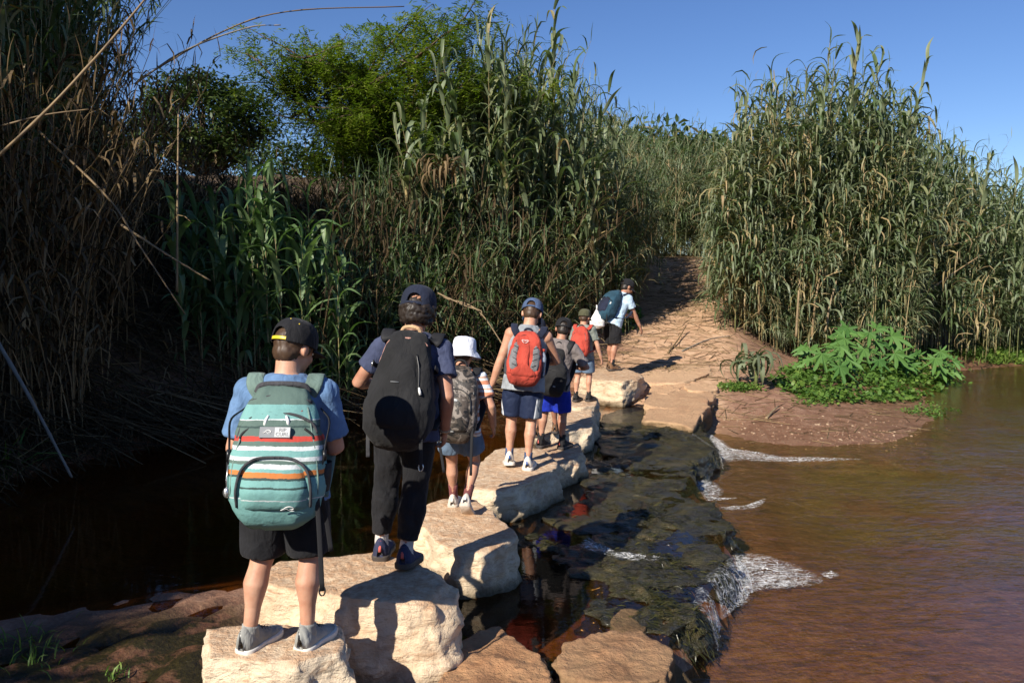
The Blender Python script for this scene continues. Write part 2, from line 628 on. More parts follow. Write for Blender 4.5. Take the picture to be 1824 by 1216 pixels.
# ------------------------------------------------------------------ rocks
def limestone(name, base, dark, dust, dust_amt=0.8):
    m, nt, out = new_mat(name)
    co = obj_co(nt)
    g = geo(nt)
    sx = N(nt, 'SeparateXYZ')
    nt.links.new(g.outputs['Normal'], sx.inputs[0])
    n1 = noise(nt, co, 3.2, 6, 0.62)
    n2 = noise(nt, co, 22, 6, 0.7)
    n3 = noise(nt, mapping(nt, co, (1, 1, 3.5)), 9, 5, 0.65, 1.2)
    c = ramp(nt, n1, [(0.28, dark), (0.48, base), (0.75, tuple(min(0.85, v * 1.25) for v in base))])
    c = mixc(nt, maprange(nt, n3, 0.52, 0.70, 0, 0.65), c, tuple(v * 0.8 for v in dust))
    up = math_n(nt, 'MULTIPLY', maprange(nt, sx.outputs[2], 0.45, 0.9), maprange(nt, n2, 0.30, 0.60))
    c = mixc(nt, math_n(nt, 'MULTIPLY', up, dust_amt), c, dust)
    n4 = noise(nt, mapping(nt, co, (2.5, 8, 2.5), (0, 0, 0.7)), 9, 5, 0.75)
    c = mixc(nt, math_n(nt, 'MULTIPLY', maprange(nt, n4, 0.56, 0.68), maprange(nt, sx.outputs[2], 0.5, 0.9, 0.05, 0.65)), c, (0.13, 0.075, 0.042))
    rnd = N(nt, 'ObjectInfo').outputs['Random']
    c = mixc(nt, 1.0, c, ramp(nt, rnd, [(0.0, (0.86, 0.80, 0.74)), (0.5, (1.0, 0.98, 0.95)), (1.0, (1.0, 0.90, 0.80))]), 'MULTIPLY')
    # damp, stained foot near the water
    sp = N(nt, 'SeparateXYZ')
    nt.links.new(g.outputs['Position'], sp.inputs[0])
    foot = maprange(nt, math_n(nt, 'ADD', sp.outputs[2], math_n(nt, 'MULTIPLY', n2, 0.09)), 0.15, 0.05)
    c = mixc(nt, math_n(nt, 'MULTIPLY', foot, 0.85), c, (0.055, 0.042, 0.018))
    vor = N(nt, 'TexVoronoi', feature='DISTANCE_TO_EDGE', i_Scale=5.0)
    wv = N(nt, 'Mix', data_type='RGBA')
    wv.inputs[0].default_value = 0.25
    nt.links.new(co, wv.inputs[6])
    nz = N(nt, 'TexNoise', i_Scale=4.0, i_Detail=4.0)
    nt.links.new(co, nz.inputs['Vector'])
    nt.links.new(nz.outputs['Color'], wv.inputs[7])
    nt.links.new(wv.outputs[2], vor.inputs['Vector'])
    crack = maprange(nt, vor.outputs['Distance'], 0.0, 0.012, 1, 0)
    crack = math_n(nt, 'MULTIPLY', crack, maprange(nt, n1, 0.45, 0.6))
    c = mixc(nt, math_n(nt, 'MULTIPLY', crack, 0.12), c, (0.14, 0.09, 0.055))
    h = math_n(nt, 'SUBTRACT', math_n(nt, 'ADD', n2, math_n(nt, 'MULTIPLY', n3, 0.7)), math_n(nt, 'MULTIPLY', crack, 0.15))
    nb = bump(nt, h, 0.7, 0.035)
    nb = bump(nt, noise(nt, co, 110, 4, 0.7), 0.35, 0.006, nb)
    principled(nt, out, c, 0.9, nb, 0.25)
    return m


limestone('cream_limestone', (0.70, 0.58, 0.43), (0.50, 0.34, 0.21), (0.48, 0.285, 0.165))
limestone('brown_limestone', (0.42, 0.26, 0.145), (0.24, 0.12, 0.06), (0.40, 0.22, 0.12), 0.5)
limestone('path_limestone', (0.56, 0.39, 0.24), (0.42, 0.24, 0.14), (0.50, 0.31, 0.19), 0.7)

m, nt, out = new_mat('wet_moss')
pos = geo(nt).outputs['Position']
n1 = noise(nt, pos, 4, 5, 0.65)
n2 = noise(nt, mapping(nt, pos, (1.6, 6, 4), (0, 0, 0.5)), 14, 4, 0.7)
c = ramp(nt, n1, [(0.3, (0.010, 0.008, 0.004)), (0.46, (0.024, 0.019, 0.007)), (0.58, (0.048, 0.040, 0.010)), (0.74, (0.12, 0.08, 0.028))])
c = mixc(nt, maprange(nt, n2, 0.5, 0.75, 0, 0.5), c, (0.065, 0.062, 0.016))
nb = bump(nt, n2, 0.9, 0.03)
nb = bump(nt, noise(nt, pos, 60, 3, 0.7), 0.8, 0.012, nb)
principled(nt, out, c, 0.42, nb, 0.5, Coat_Weight=0.35, Coat_Roughness=0.18)


def rock(name, top_px, ztop, zbot, mat, seed, label=None, cat='rock', chips=34, rough=0.035, bulge=1.05, tilt=(0, 0), soft=0.10, group=None, edge=1.0, nt_=150, sides=1.9, topf=0.42, kind=None, world=None):
    """a boulder from its top outline; sides drop to zbot, edges broken by random chipping planes"""
    r = np.random.default_rng(seed)
    pts = np.array(world) if world is not None else np.array([P(x, y, ztop)[:2] for x, y in top_px])
    c = pts.mean(0)
    ang = np.arctan2(pts[:, 1] - c[1], pts[:, 0] - c[0])
    rad = np.hypot(pts[:, 0] - c[0], pts[:, 1] - c[1])
    # resample the outline by angle along straight sides
    o_ = np.argsort(ang)
    pts = pts[o_]
    th = np.linspace(-math.pi, math.pi, nt_, endpoint=False)
    q = np.vstack([pts, pts[:1]])
    rr = np.zeros(nt_)
    for i in range(len(pts)):
        a, b = q[i] - c, q[i + 1] - c
        d = b - a
        den = np.cos(th) * d[1] - np.sin(th) * d[0]
        den = np.where(abs(den) < 1e-9, 1e-9, den)
        t = (a[0] * d[1] - a[1] * d[0]) / den
        u = (a[0] * np.sin(th) - a[1] * np.cos(th)) / den
        ok = (t > 0) & (u >= -1e-6) & (u <= 1 + 1e-6)
        rr = np.where(ok & (t > rr), t, rr)
    rr = np.where(rr <= 0, rad.mean(), rr)
    k = np.array([.25, .5, .25])
    for _ in range(1):
        rr = k[0] * np.roll(rr, 1) + k[1] * rr + k[2] * np.roll(rr, -1)
    H = ztop - zbot
    prof = []
    for s in np.linspace(0, 1, 28):          # side, from foot to rim
        prof.append((1.0 + (bulge - 1) * math.sin(math.pi * min(1, s * 1.1)) + 0.0, zbot + H * s * 0.985))
    for s in np.linspace(0.985, 0.05, 17):    # top, towards the middle
        prof.append((s, ztop - 0.006 * 0))
    V = []
    for s, z in prof:
        V.append(np.stack([c[0] + rr * s * np.cos(th), c[1] + rr * s * np.sin(th), np.full(nt_, z)], -1))
    V = np.concatenate(V)
    V = np.vstack([V, [[c[0], c[1], ztop]]])
    ctr = np.array([c[0], c[1], (ztop + zbot) / 2])
    ext = np.array([rr.max(), rr.max(), H / 2])
    L = V - ctr
    for j in range(chips):
        a = r.uniform(0, 2 * math.pi)
        facet = j % 5 < 3
        el = r.uniform(-0.12, 0.32) if facet else r.uniform(0.5, 1.1)
        n = np.array([math.cos(a) * math.cos(el), math.sin(a) * math.cos(el), math.sin(el)])
        sup = (L @ n).max()
        lim = sup - r.uniform(0.0, soft) * min(1.0, rr.mean() * 1.6) * edge * (1.7 if facet else 0.4)
        dd = L @ n - lim
        wob = 0.022 * noise3(V * 4 + j * 3.1) + 0.008 * noise3(V * 17 + j)
        dd = np.maximum(dd + wob, 0)
        L = L - dd[:, None] * n[None] * 0.92
    V = ctr + L
    me_n = V - ctr
    me_n = me_n / (np.linalg.norm(me_n, axis=1)[:, None] + 1e-9)
    p = V + seed * 3.7
    disp = rough * (fbm(p * 2.6, 5, 0.55) + 0.6 * fbm(p * np.array([7, 7, 14]), 3, 0.6)) + rough * 0.9 * (np.abs(noise3(p * 4.3)) - 0.25)
    top = np.clip((V[:, 2] - (ztop - 0.05)) / 0.05, 0, 1)
    # broken facets: cells at two sizes stepped in and out
    cell = lambda s_, o_: (np.abs(noise3(p * s_ + o_)) ** 0.6)
    fac_ = -0.9 * rough * (cell(3.1, 4.0) - 0.4) - 0.5 * rough * (cell(8.3, 9.0) - 0.4)
    V = V + me_n * ((disp + fac_) * (sides - (sides - topf) * top))[:, None]
    V[:, 2] += (V[:, 0] - c[0]) * tilt[0] + (V[:, 1] - c[1]) * tilt[1]
    n_p = len(prof)
    fs = []
    for i in range(n_p - 1):
        a = i * nt_
        for kk in range(nt_):
            k2 = (kk + 1) % nt_
            fs.append((a + kk, a + k2, a + nt_ + k2, a + nt_ + kk))
    a = (n_p - 1) * nt_
    fs_t = [(a + kk, a + (kk + 1) % nt_, len(V) - 1) for kk in range(nt_)]
    org = np.array([c[0], c[1], zbot])
    me = mesh_from(name, V - org, fs + fs_t, mat, True)
    o = link(name, me)
    o.location = org
    tag(o, label, cat, group, kind)
    return o


CL, BL, PL, MO = MATS['cream_limestone'], MATS['brown_limestone'], MATS['path_limestone'], MATS['wet_moss']
Z1, Z2, Z3, Z4, Z5, Z6, Z7, Z8 = 0.38, 0.42, 0.27, 0.26, 0.25, 0.27, 0.38, 0.38
rock('stepping_stone', [(352, 1150), (372, 1116), (470, 1104), (560, 1108), (640, 1108), (655, 1128), (644, 1165), (545, 1192), (420, 1185), (346, 1178)], Z1, -0.35, CL, 11,
     'pale limestone stepping stone nearest the camera under grey shoes', bulge=1.05, soft=0.09)
rock('stepping_stone', [(418, 1032), (455, 1002), (575, 968), (640, 970), (690, 978), (760, 1005), (815, 1034), (808, 1082), (715, 1088), (640, 1072), (560, 1072), (425, 1068)], Z2, -0.35, CL, 12,
     'large pale limestone block under the child in long black trousers', bulge=1.02, soft=0.09)
rock('stepping_stone', [(738, 935), (757, 889), (795, 876), (872, 894), (930, 938), (917, 975), (840, 990), (745, 968)], Z3, -0.3, CL, 13,
     'tan limestone stepping stone under the child in the white bucket hat', soft=0.07)
rock('stepping_stone', [(822, 872), (850, 815), (865, 797), (975, 793), (1004, 836), (970, 864), (890, 876), (840, 880)], Z4, -0.3, CL, 14,
     'pale limestone stepping stone under blue and white trainers', soft=0.07)
rock('stepping_stone', [(950, 800), (985, 783), (1030, 785), (1040, 805), (1012, 830), (985, 838), (955, 825)], Z5 - 0.03, -0.3, CL, 15,
     'small grey-faced stone right of the blue and white trainers', soft=0.08)
rock('stepping_stone', [(938, 768), (958, 718), (985, 702), (1050, 708), (1068, 742), (1046, 768), (1005, 775), (955, 778)], Z6 - 0.02, -0.3, CL, 16,
     'broad pale stone beyond the blue shorts with a rounded right end', soft=0.08)
rock('stepping_stone', [(1012, 705), (1040, 698), (1066, 706), (1062, 722), (1030, 728), (1008, 722)], 0.30, -0.3, CL, 17,
     'small low stone just before the far boulder', soft=0.08)
rock('stepping_stone', [(1030, 672), (1050, 655), (1110, 650), (1148, 664), (1145, 676), (1095, 684), (1040, 682)], Z8, -0.15, CL, 18,
     'dark-faced limestone boulder under the leading child with the teal backpack', soft=0.12, tilt=(0.04, 0))
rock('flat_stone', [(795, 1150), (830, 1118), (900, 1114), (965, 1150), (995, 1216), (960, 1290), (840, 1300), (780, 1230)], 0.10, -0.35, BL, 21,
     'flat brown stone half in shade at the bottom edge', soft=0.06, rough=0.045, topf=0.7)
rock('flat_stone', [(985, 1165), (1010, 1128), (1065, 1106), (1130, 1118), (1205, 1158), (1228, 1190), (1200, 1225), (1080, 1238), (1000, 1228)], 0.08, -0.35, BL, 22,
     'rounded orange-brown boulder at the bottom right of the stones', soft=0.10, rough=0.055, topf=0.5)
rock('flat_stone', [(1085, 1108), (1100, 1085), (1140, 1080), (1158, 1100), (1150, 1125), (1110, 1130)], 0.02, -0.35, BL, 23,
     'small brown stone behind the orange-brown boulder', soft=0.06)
rock('small_stone', [(1178, 1105), (1188, 1090), (1200, 1092), (1198, 1112), (1185, 1120)], 0.0, -0.3, CL, 24,
     'tiny yellowish stone chip standing by the foam', soft=0.03, rough=0.02, nt_=60)

moss_def = [
    ([(1058, 775), (1072, 738), (1140, 718), (1222, 735), (1248, 765), (1278, 798), (1240, 822), (1150, 822), (1070, 806)], 0.03, 'mossy wet slab at the far end of the ledge'),
    ([(1025, 850), (1050, 822), (1110, 806), (1190, 806), (1238, 822), (1222, 868), (1150, 884), (1060, 880)], 0.022, 'mossy wet slab second from the far end of the ledge'),
    ([(965, 912), (1060, 872), (1190, 872), (1268, 902), (1304, 938), (1270, 964), (1150, 966), (1010, 950)], 0.02, 'long mossy wet slab at the middle of the ledge'),
    ([(990, 985), (1080, 948), (1210, 950), (1300, 968), (1320, 998), (1264, 1042), (1150, 1046), (1030, 1022)], 0.025, 'mossy wet slab with water spilling off its right tip'),
    ([(1040, 1085), (1100, 1030), (1200, 1022), (1262, 1046), (1252, 1094), (1188, 1128), (1100, 1118)], 0.028, 'dark mossy wet slab nearest the camera'),
    ([(925, 968), (980, 925), (1045, 945), (1040, 990), (985, 1012), (935, 1000)], -0.005, 'low mossy slab close to the second stepping gap'),
]
for i, (poly, zt, lab) in enumerate(moss_def):
    rock('mossy_slab', poly, zt - 0.012, -0.4, MO, 40 + i, lab, 'rock', chips=16, rough=0.075, soft=0.07, bulge=1.03, group='mossy slabs of the ledge', sides=1.5, topf=1.0)

# flat limestone shelf where the path begins: separate slabs with broken edges
slab_def = [
    ([(1142, 742), (1160, 722), (1210, 716), (1262, 706), (1268, 722), (1246, 738), (1238, 757), (1205, 748)], 0.13, 'cream path slab at the water corner'),
    ([(1140, 716), (1165, 694), (1225, 690), (1284, 692), (1276, 710), (1215, 722), (1180, 728)], 0.16, 'cream path slab crossed by the walking shadow'),
    ([(1140, 695), (1160, 676), (1205, 672), (1225, 688), (1190, 702)], 0.21, 'small tan path slab beside the boulder'),
    ([(1205, 676), (1245, 662), (1276, 674), (1280, 692), (1228, 694)], 0.22, 'tan path slab at the right end of the shelf'),
    ([(1130, 674), (1150, 654), (1215, 644), (1262, 650), (1268, 664), (1205, 678)], 0.30, 'dusty path slab furthest up the path'),
]
for i, (poly, zt, lab) in enumerate(slab_def):
    rock('path_slab', poly, zt, zt - 0.5, PL, 60 + i, lab, 'stone slab', chips=22, rough=0.045, soft=0.07, bulge=1.0, tilt=(0.03 * (-1) ** i, 0.04), group='path slabs')

# ------------------------------------------------------------------ vegetation
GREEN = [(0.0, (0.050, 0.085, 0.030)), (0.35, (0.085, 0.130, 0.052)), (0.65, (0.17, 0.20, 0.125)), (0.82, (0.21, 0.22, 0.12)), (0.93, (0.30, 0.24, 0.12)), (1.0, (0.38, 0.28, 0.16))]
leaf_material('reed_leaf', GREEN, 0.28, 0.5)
leaf_material('reed_leaf_single', [(0.0, (0.075, 0.115, 0.045)), (0.4, (0.145, 0.185, 0.10)), (0.8, (0.20, 0.24, 0.15)), (0.96, (0.22, 0.23, 0.11)), (1.0, (0.36, 0.27, 0.14))], 0.28, 0.48, 'random')
leaf_material('young_reed_leaf', [(0.0, (0.075, 0.14, 0.05)), (0.5, (0.12, 0.195, 0.08)), (1.0, (0.17, 0.24, 0.115))], 0.3, 0.45, 'random')
leaf_material('dry_reed', [(0.0, (0.032, 0.022, 0.012)), (0.5, (0.10, 0.068, 0.036)), (1.0, (0.34, 0.245, 0.135))], 0.12, 0.8, spec=0.2)
leaf_material('tree_leaflet', [(0.0, (0.075, 0.12, 0.016)), (0.5, (0.15, 0.205, 0.026)), (1.0, (0.24, 0.27, 0.045))], 0.4, 0.5)
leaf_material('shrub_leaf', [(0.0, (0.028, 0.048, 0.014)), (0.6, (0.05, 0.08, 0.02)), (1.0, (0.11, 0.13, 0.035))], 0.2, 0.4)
leaf_material('herb_leaf', [(0.0, (0.055, 0.12, 0.022)), (0.6, (0.10, 0.19, 0.035)), (1.0, (0.17, 0.25, 0.05))], 0.35, 0.5)
leaf_material('castor_leaf', [(0.0, (0.05, 0.13, 0.03)), (1.0, (0.11, 0.22, 0.055))], 0.25, 0.6, 'random', 0.3)

m, nt, out = new_mat('reed_stem')
g = geo(nt)
rnd = N(nt, 'ObjectInfo').outputs['Random']
c = ramp(nt, rnd, [(0.0, (0.13, 0.15, 0.05)), (0.5, (0.22, 0.20, 0.085)), (1.0, (0.34, 0.26, 0.13))])
c = mixc(nt, maprange(nt, noise(nt, g.outputs['Position'], 12, 3), 0.4, 0.65), c, mixc(nt, 1.0, c, (0.6, 0.55, 0.5), 'MULTIPLY'))
principled(nt, out, c, 0.55, None, 0.4)
m, nt, out = new_mat('bark')
pos = geo(nt).outputs['Position']
nn = noise(nt, mapping(nt, pos, (8, 8, 1.5)), 5, 5, 0.7)
principled(nt, out, ramp(nt, nn, [(0.3, (0.05, 0.035, 0.022)), (0.7, (0.18, 0.12, 0.08))]), 0.9, bump(nt, nn, 0.6, 0.03), 0.2)
m, nt, out = new_mat('dead_cane')
pos = obj_co(nt)
rnd = N(nt, 'ObjectInfo').outputs['Random']
nn = noise(nt, pos, 8, 4, 0.65)
c = ramp(nt, rnd, [(0.0, (0.15, 0.10, 0.045)), (0.5, (0.25, 0.165, 0.075)), (1.0, (0.30, 0.22, 0.125))])
principled(nt, out, mixc(nt, maprange(nt, nn, 0.4, 0.7), c, (0.14, 0.10, 0.06)), 0.6, None, 0.35)
m_plain('grey_stick', (0.20, 0.18, 0.15), 0.8, 0.2, 0.4, 12)

WPROF = np.array([0.55, 0.95, 1.0, 0.8, 0.45, 0.04])


def strips(base, az, el, L, W, droop, tint, nseg=5, roll=None):
    """arched leaf blades, one row of quads each"""
    n = len(base)
    pos = np.array(base, float)
    side = np.stack([-np.sin(az), np.cos(az), np.zeros(n)], -1)
    if roll is None: roll = rng.normal(0, 0.35, n)
    out = []
    w = np.interp(np.linspace(0, 1, nseg + 1), np.linspace(0, 1, 6), WPROF) if nseg > 1 else np.array([0.9, 0.5])
    e = np.array(el, float)
    fold = np.exp(-(((np.arange(nseg + 1) + 0.5) / nseg - 0.42) / 0.27) ** 2) + 0.12
    fold = fold / fold[:nseg].sum()
    for s in range(nseg + 1):
        d = np.stack([np.cos(e) * np.cos(az), np.cos(e) * np.sin(az), np.sin(e)], -1)
        up = np.cross(d, side)
        sd = side * np.cos(roll)[:, None] + up * np.sin(roll)[:, None]
        hw = (W * w[s] / 2)[:, None]
        out.append(pos - sd * hw)
        out.append(pos + sd * hw)
        pos = pos + d * (L / nseg)[:, None]
        e = e - droop * fold[s]
    V = np.stack(out, 1).reshape(-1, 3)
    k = 2 * (nseg + 1)
    b = (np.arange(n) * k)[:, None]
    fs = np.concatenate([np.stack([b[:, 0] + 2 * s, b[:, 0] + 2 * s + 1, b[:, 0] + 2 * s + 3, b[:, 0] + 2 * s + 2], -1) for s in range(nseg)], 0)
    return V, fs, np.repeat(tint, k)


def canes(p0, p1, r0, r1, sag, tint, nseg=3, ns=3):
    """thin tapering stems from p0 to p1, bowed by sag (vectors)"""
    n = len(p0)
    out = []
    d = p1 - p0
    d = d / (np.linalg.norm(d, axis=1)[:, None] + 1e-9)
    a = np.cross(d, np.array([0.31, 0.77, 0.21]))
    a /= np.linalg.norm(a, axis=1)[:, None] + 1e-9
    b = np.cross(d, a)
    for s in range(nseg + 1):
        t = s / nseg
        c = p0 + (p1 - p0) * t + sag * (t * t)
        r = (r0 + (r1 - r0) * t)[:, None]
        for k in range(ns):
            an = 2 * math.pi * k / ns
            out.append(c + a * r * math.cos(an) + b * r * math.sin(an))
    V = np.stack(out, 1).reshape(-1, 3)
    kk = (nseg + 1) * ns
    b0 = np.arange(n) * kk
    fs = []
    for s in range(nseg):
        for k in range(ns):
            k2 = (k + 1) % ns
            fs.append(np.stack([b0 + s * ns + k, b0 + s * ns + k2, b0 + (s + 1) * ns + k2, b0 + (s + 1) * ns + k], -1))
    return V, np.concatenate(fs, 0), np.repeat(tint, kk)


class Heap:
    def __init__(self): self.V, self.F, self.T, self.n = [], [], [], 0

    def add(self, vft):
        v, f, t = vft
        self.V.append(v); self.F.append(f + self.n); self.T.append(t); self.n += len(v)

    def build(self, name, mat, parent=None):
        return link(name, mesh_from(name, np.concatenate(self.V), np.concatenate(self.F), mat, True, {'tint': np.concatenate(self.T)}), parent)


gz = ground_h


def reed_heap(heap, x, y, h, lean_az, lean, nleaf=16, t0=0.3, L=0.55, W=0.042, tint0=0.45, tvar=0.25, droop=1.7, el0=1.05, nseg=4, z=None, stem_r=0.011, dry_low=0.35):
    keep_ = ~((dist_poly(x, y, PATHC)[0] < 1.05) & (y > 10) & (y < 26.5))
    x, y, h, lean_az, lean = x[keep_], y[keep_], np.broadcast_to(h, keep_.shape)[keep_], lean_az[keep_], lean[keep_]
    n = len(x)
    base = np.stack([x, y, (gz(x, y) if z is None else z) - 0.05], -1)
    sag = np.stack([np.cos(lean_az), np.sin(lean_az), -0.18 * np.ones(n)], -1) * (lean * h)[:, None]
    top = base + np.stack([np.zeros(n), np.zeros(n), h], -1)
    heap.add(canes(base, top, np.full(n, stem_r), np.full(n, 0.004), sag, np.clip(rng.normal(0.80, 0.12, n), 0, 1)))
    tt = np.clip(t0 + (1 - t0) * (np.arange(nleaf) + 0.5) / nleaf + rng.normal(0, 0.015, (n, nleaf)), 0, 1)
    pos = base[:, None] + (top - base)[:, None] * tt[..., None] + sag[:, None] * (tt ** 2)[..., None]
    plane = rng.uniform(0, 2 * math.pi, n)
    az = plane[:, None] + math.pi * (np.arange(nleaf) % 2)[None] + rng.normal(0, 0.55, (n, nleaf))
    el = el0 + rng.normal(0, 0.2, (n, nleaf)) + 0.25 * (tt - 0.6)
    sz = np.clip(1.15 - 0.65 * np.abs(tt - 0.68) * 1.6, 0.4, 1.2) * rng.uniform(0.75, 1.2, (n, nleaf))
    ti = np.clip(tint0 + rng.normal(0, tvar, (n, nleaf)) + rng.normal(0, 0.08, n)[:, None] + dry_low * (np.clip(0.5 - tt, 0, 1)) * 1.3, 0, 1)
    dr = droop * rng.uniform(0.6, 1.3, (n, nleaf))
    f = lambda a: a.reshape(-1)
    heap.add(strips(pos.reshape(-1, 3), f(az), f(el), f(L * sz), f(W * sz), f(dr), f(ti), nseg))
    # spear of unrolled leaf at the tip
    tip = base + (top - base) + sag
    heap.add(strips(tip, rng.uniform(0, 6.28, n), np.full(n, 1.45), rng.uniform(0.2, 0.45, n), np.full(n, 0.02), np.full(n, 0.25), np.full(n, 0.4), 3))


def tuft_heap(heap, c, nl=22, L=0.33, W=0.014, tint0=0.5, tvar=0.2, up=0.3):
    n = len(c)
    k = n * nl
    base = np.repeat(c, nl, 0) + rng.normal(0, 0.05, (k, 3))
    axis_ = np.repeat(rng.normal(0, 1, (n, 3)) * 0.6 + np.array([0, -0.25, up]), nl, 0)
    d = axis_ + rng.normal(0, 0.75, (k, 3))
    d /= np.linalg.norm(d, axis=1)[:, None]
    az = np.arctan2(d[:, 1], d[:, 0])
    el = np.arcsin(np.clip(d[:, 2], -1, 1))
    ti = np.clip(np.repeat(rng.normal(tint0, 0.13, n), nl) + rng.normal(0, tvar, k), 0, 1)
    heap.add(strips(base, az, el, rng.uniform(0.6, 1.25, k) * L, np.full(k, W), rng.uniform(0.4, 1.3, k), ti, 3))


# single reeds: stem + every blade its own part, shared meshes -----------------------------------------
def blade_mesh(name, mat, el, droop, seed, nseg=9, w=0.085):
    """a folded blade of length 1 along +x"""
    r = random.Random(seed)
    V, F = [], []
    p = Vector((0, 0, 0))
    e = el
    twist = r.uniform(-0.5, 0.5)
    for s in range(nseg + 1):
        t = s / nseg
        d = Vector((math.cos(e), 0, math.sin(e)))
        up = Vector((-math.sin(e), 0, math.cos(e)))
        a = twist * t
        sd = Vector((0, 1, 0)) * math.cos(a) + up * math.sin(a)
        hw = w / 2 * float(np.interp(t, np.linspace(0, 1, 6), WPROF))
        V += [p - sd * hw + up * hw * 0.35, p, p + sd * hw + up * hw * 0.35]
        p = p + d / nseg
        e -= droop * (0.25 + 2.2 * math.exp(-((t - 0.42) / 0.2) ** 2)) / nseg * 0.95
    for s in range(nseg):
        a = s * 3
        F += [(a, a + 1, a + 4, a + 3), (a + 1, a + 2, a + 5, a + 4)]
    return mesh_from(name, [tuple(v) for v in V], F, mat, True)


BL_TALL = [blade_mesh('leaf', MATS['reed_leaf_single'], 1.15, d, i, w=0.105) for i, d in enumerate((0.9, 1.4, 1.9, 2.4, 2.9, 1.7))]
BL_YOUNG = [blade_mesh('leaf', MATS['young_reed_leaf'], 1.2, d, i + 20, w=0.125) for i, d in enumerate((0.8, 1.3, 1.9, 2.5, 2.9, 1.6))]


def stem_mesh(h, r, lean, mat, ns=6):
    mb = MB()
    cs, rs = [], []
    nn = 14
    for i in range(nn + 1):
        t = i / nn
        cs.append((lean[0] * t * t * h, lean[1] * t * t * h, t * h))
        rs.append(r * (1 - 0.7 * t))
    mb.loft(cs, rs, ns)
    return mb.mesh('stem', mat)


STEM_POOL = {}


def single_reed(x, y, h, lean, blades, nleaf, t0, L, label, group, z=None, r=0.012, kind='giant_reed', stem_mat='reed_stem'):
    key = (round(h, 1), round(lean[0] * 8), round(lean[1] * 8), kind)
    if key not in STEM_POOL:
        STEM_POOL[key] = (stem_mesh(key[0], r, (key[1] / 8, key[2] / 8), MATS[stem_mat]))
    hh, lx, ly = key[0], key[1] / 8, key[2] / 8
    root = empty(kind, (x, y, (float(gz(x, y)) if z is None else z) - 0.04), 0)
    tag(root, label, 'reed', group)
    link('stem', STEM_POOL[key], root)
    pl = random.uniform(0, 6.28)
    for k in range(nleaf):
        t = min(1.0, t0 + (1 - t0) * (k + 0.6) / nleaf)
        o = link('leaf', random.choice(blades), root)
        o.location = (lx * t * t * hh, ly * t * t * hh, t * hh)
        s = L * random.uniform(0.75, 1.2) * (1.1 - 0.8 * abs(t - 0.7))
        o.scale = (s, s * random.uniform(0.8, 1.15), s)
        tip = max(0, t - 0.8) / 0.2
        o.rotation_euler = (random.gauss(0, 0.12), -0.35 * tip + random.gauss(0, 0.12), pl + math.pi * (k % 2) + random.gauss(0, 0.5))
    return root


def top_z(px, py, Y): return P(px, py, Y=Y)[2]


# --- right thicket
RT_X = np.array([1255, 1290, 1330, 1400, 1500, 1580, 1625, 1660, 1700, 1760, 1824, 1950, 2300])
RT_Y = np.array([330, 240, 165, 135, 108, 135, 215, 245, 262, 292, 318, 330, 330])
hp_ = Heap()


def scatter_right(n, y0, y1, x0px, x1px):
    px = rng.uniform(x0px, x1px, n)
    Y = rng.uniform(y0, y1, n)
    X = (px - 912) / F_PX * Y
    return px, X, Y


def rt_heights(px, X, Y):
    ty = np.interp(px, RT_X, RT_Y)
    zt = CAM[2] + (495 - ty) / F_PX * Y
    return np.maximum(1.2, zt - gz(X, Y))


n = 640
px, X, Y = scatter_right(n, 17.2, 21.5, 1285, 1640)
gap = fbm(np.stack([px * 0.022, Y * 0.9, px * 0], -1), 3) > -0.16      # the stand grows in clumps
px, X, Y = px[gap], X[gap], Y[gap]
n = len(px)
h = rt_heights(px, X, Y) * rng.uniform(0.62, 1.0, n) * (17.6 / Y) ** 0.3 * (1 + 0.16 * fbm(np.stack([px * 0.03, Y * 0, px * 0], -1), 2))
reed_heap(hp_, X, Y, h, rng.uniform(0, 6.28, n), rng.uniform(0.0, 0.16, n), 20, 0.14, 0.72, 0.066, 0.60, 0.11, droop=1.8)
n = 580
px, X, Y = scatter_right(n, 19.5, 27, 1600, 2050)
h = rt_heights(px, X, Y) * rng.uniform(0.65, 1.0, n)
reed_heap(hp_, X, Y, h, rng.uniform(0, 6.28, n), rng.uniform(0.0, 0.1, n), 18, 0.14, 0.72, 0.066, 0.58, 0.11, droop=1.8)
# bushy side shoots in front of the stems
n = 1000
px, X, Y = scatter_right(n, 16.9, 18.4, 1262, 1640)
zb = gz(X, Y)
zc = zb + 0.25 + rng.beta(1.4, 1.7, n) * 3.4
keep = ~((px > 1560) & (zc < zb + 0.9))
tuft_heap(hp_, np.stack([X, Y, zc], -1)[keep], 17, 0.44, 0.023, 0.60, 0.2)
n = 620
px, X, Y = scatter_right(n, 19.2, 20.8, 1600, 1980)
zc = gz(X, Y) + 0.4 + rng.beta(1.6, 1.8, n) * 2.6
tuft_heap(hp_, np.stack([X, Y, zc], -1), 22, 0.42, 0.019, 0.55, 0.18)
# left flank of the thicket, along the path, leaning over it
n = 260
Y = rng.uniform(17.0, 26, n)
X = np.interp(Y, PATHC[:, 1], PATHC[:, 0]) + rng.uniform(1.35, 3.4, n)
reed_heap(hp_, X, Y, rng.uniform(2.0, 4.6, n), rng.normal(math.pi, 0.7, n), rng.uniform(0.02, 0.25, n), 18, 0.15, 0.5, 0.034, 0.60, 0.18)
n = 420
Y = rng.uniform(16.6, 26, n)
X = np.interp(Y, PATHC[:, 1], PATHC[:, 0]) + rng.uniform(1.0, 2.4, n) + 0.4
tuft_heap(hp_, np.stack([X, Y, gz(X, Y) + 0.2 + rng.beta(1.3, 2, n) * 3.4], -1), 22, 0.40, 0.018, 0.64, 0.18)
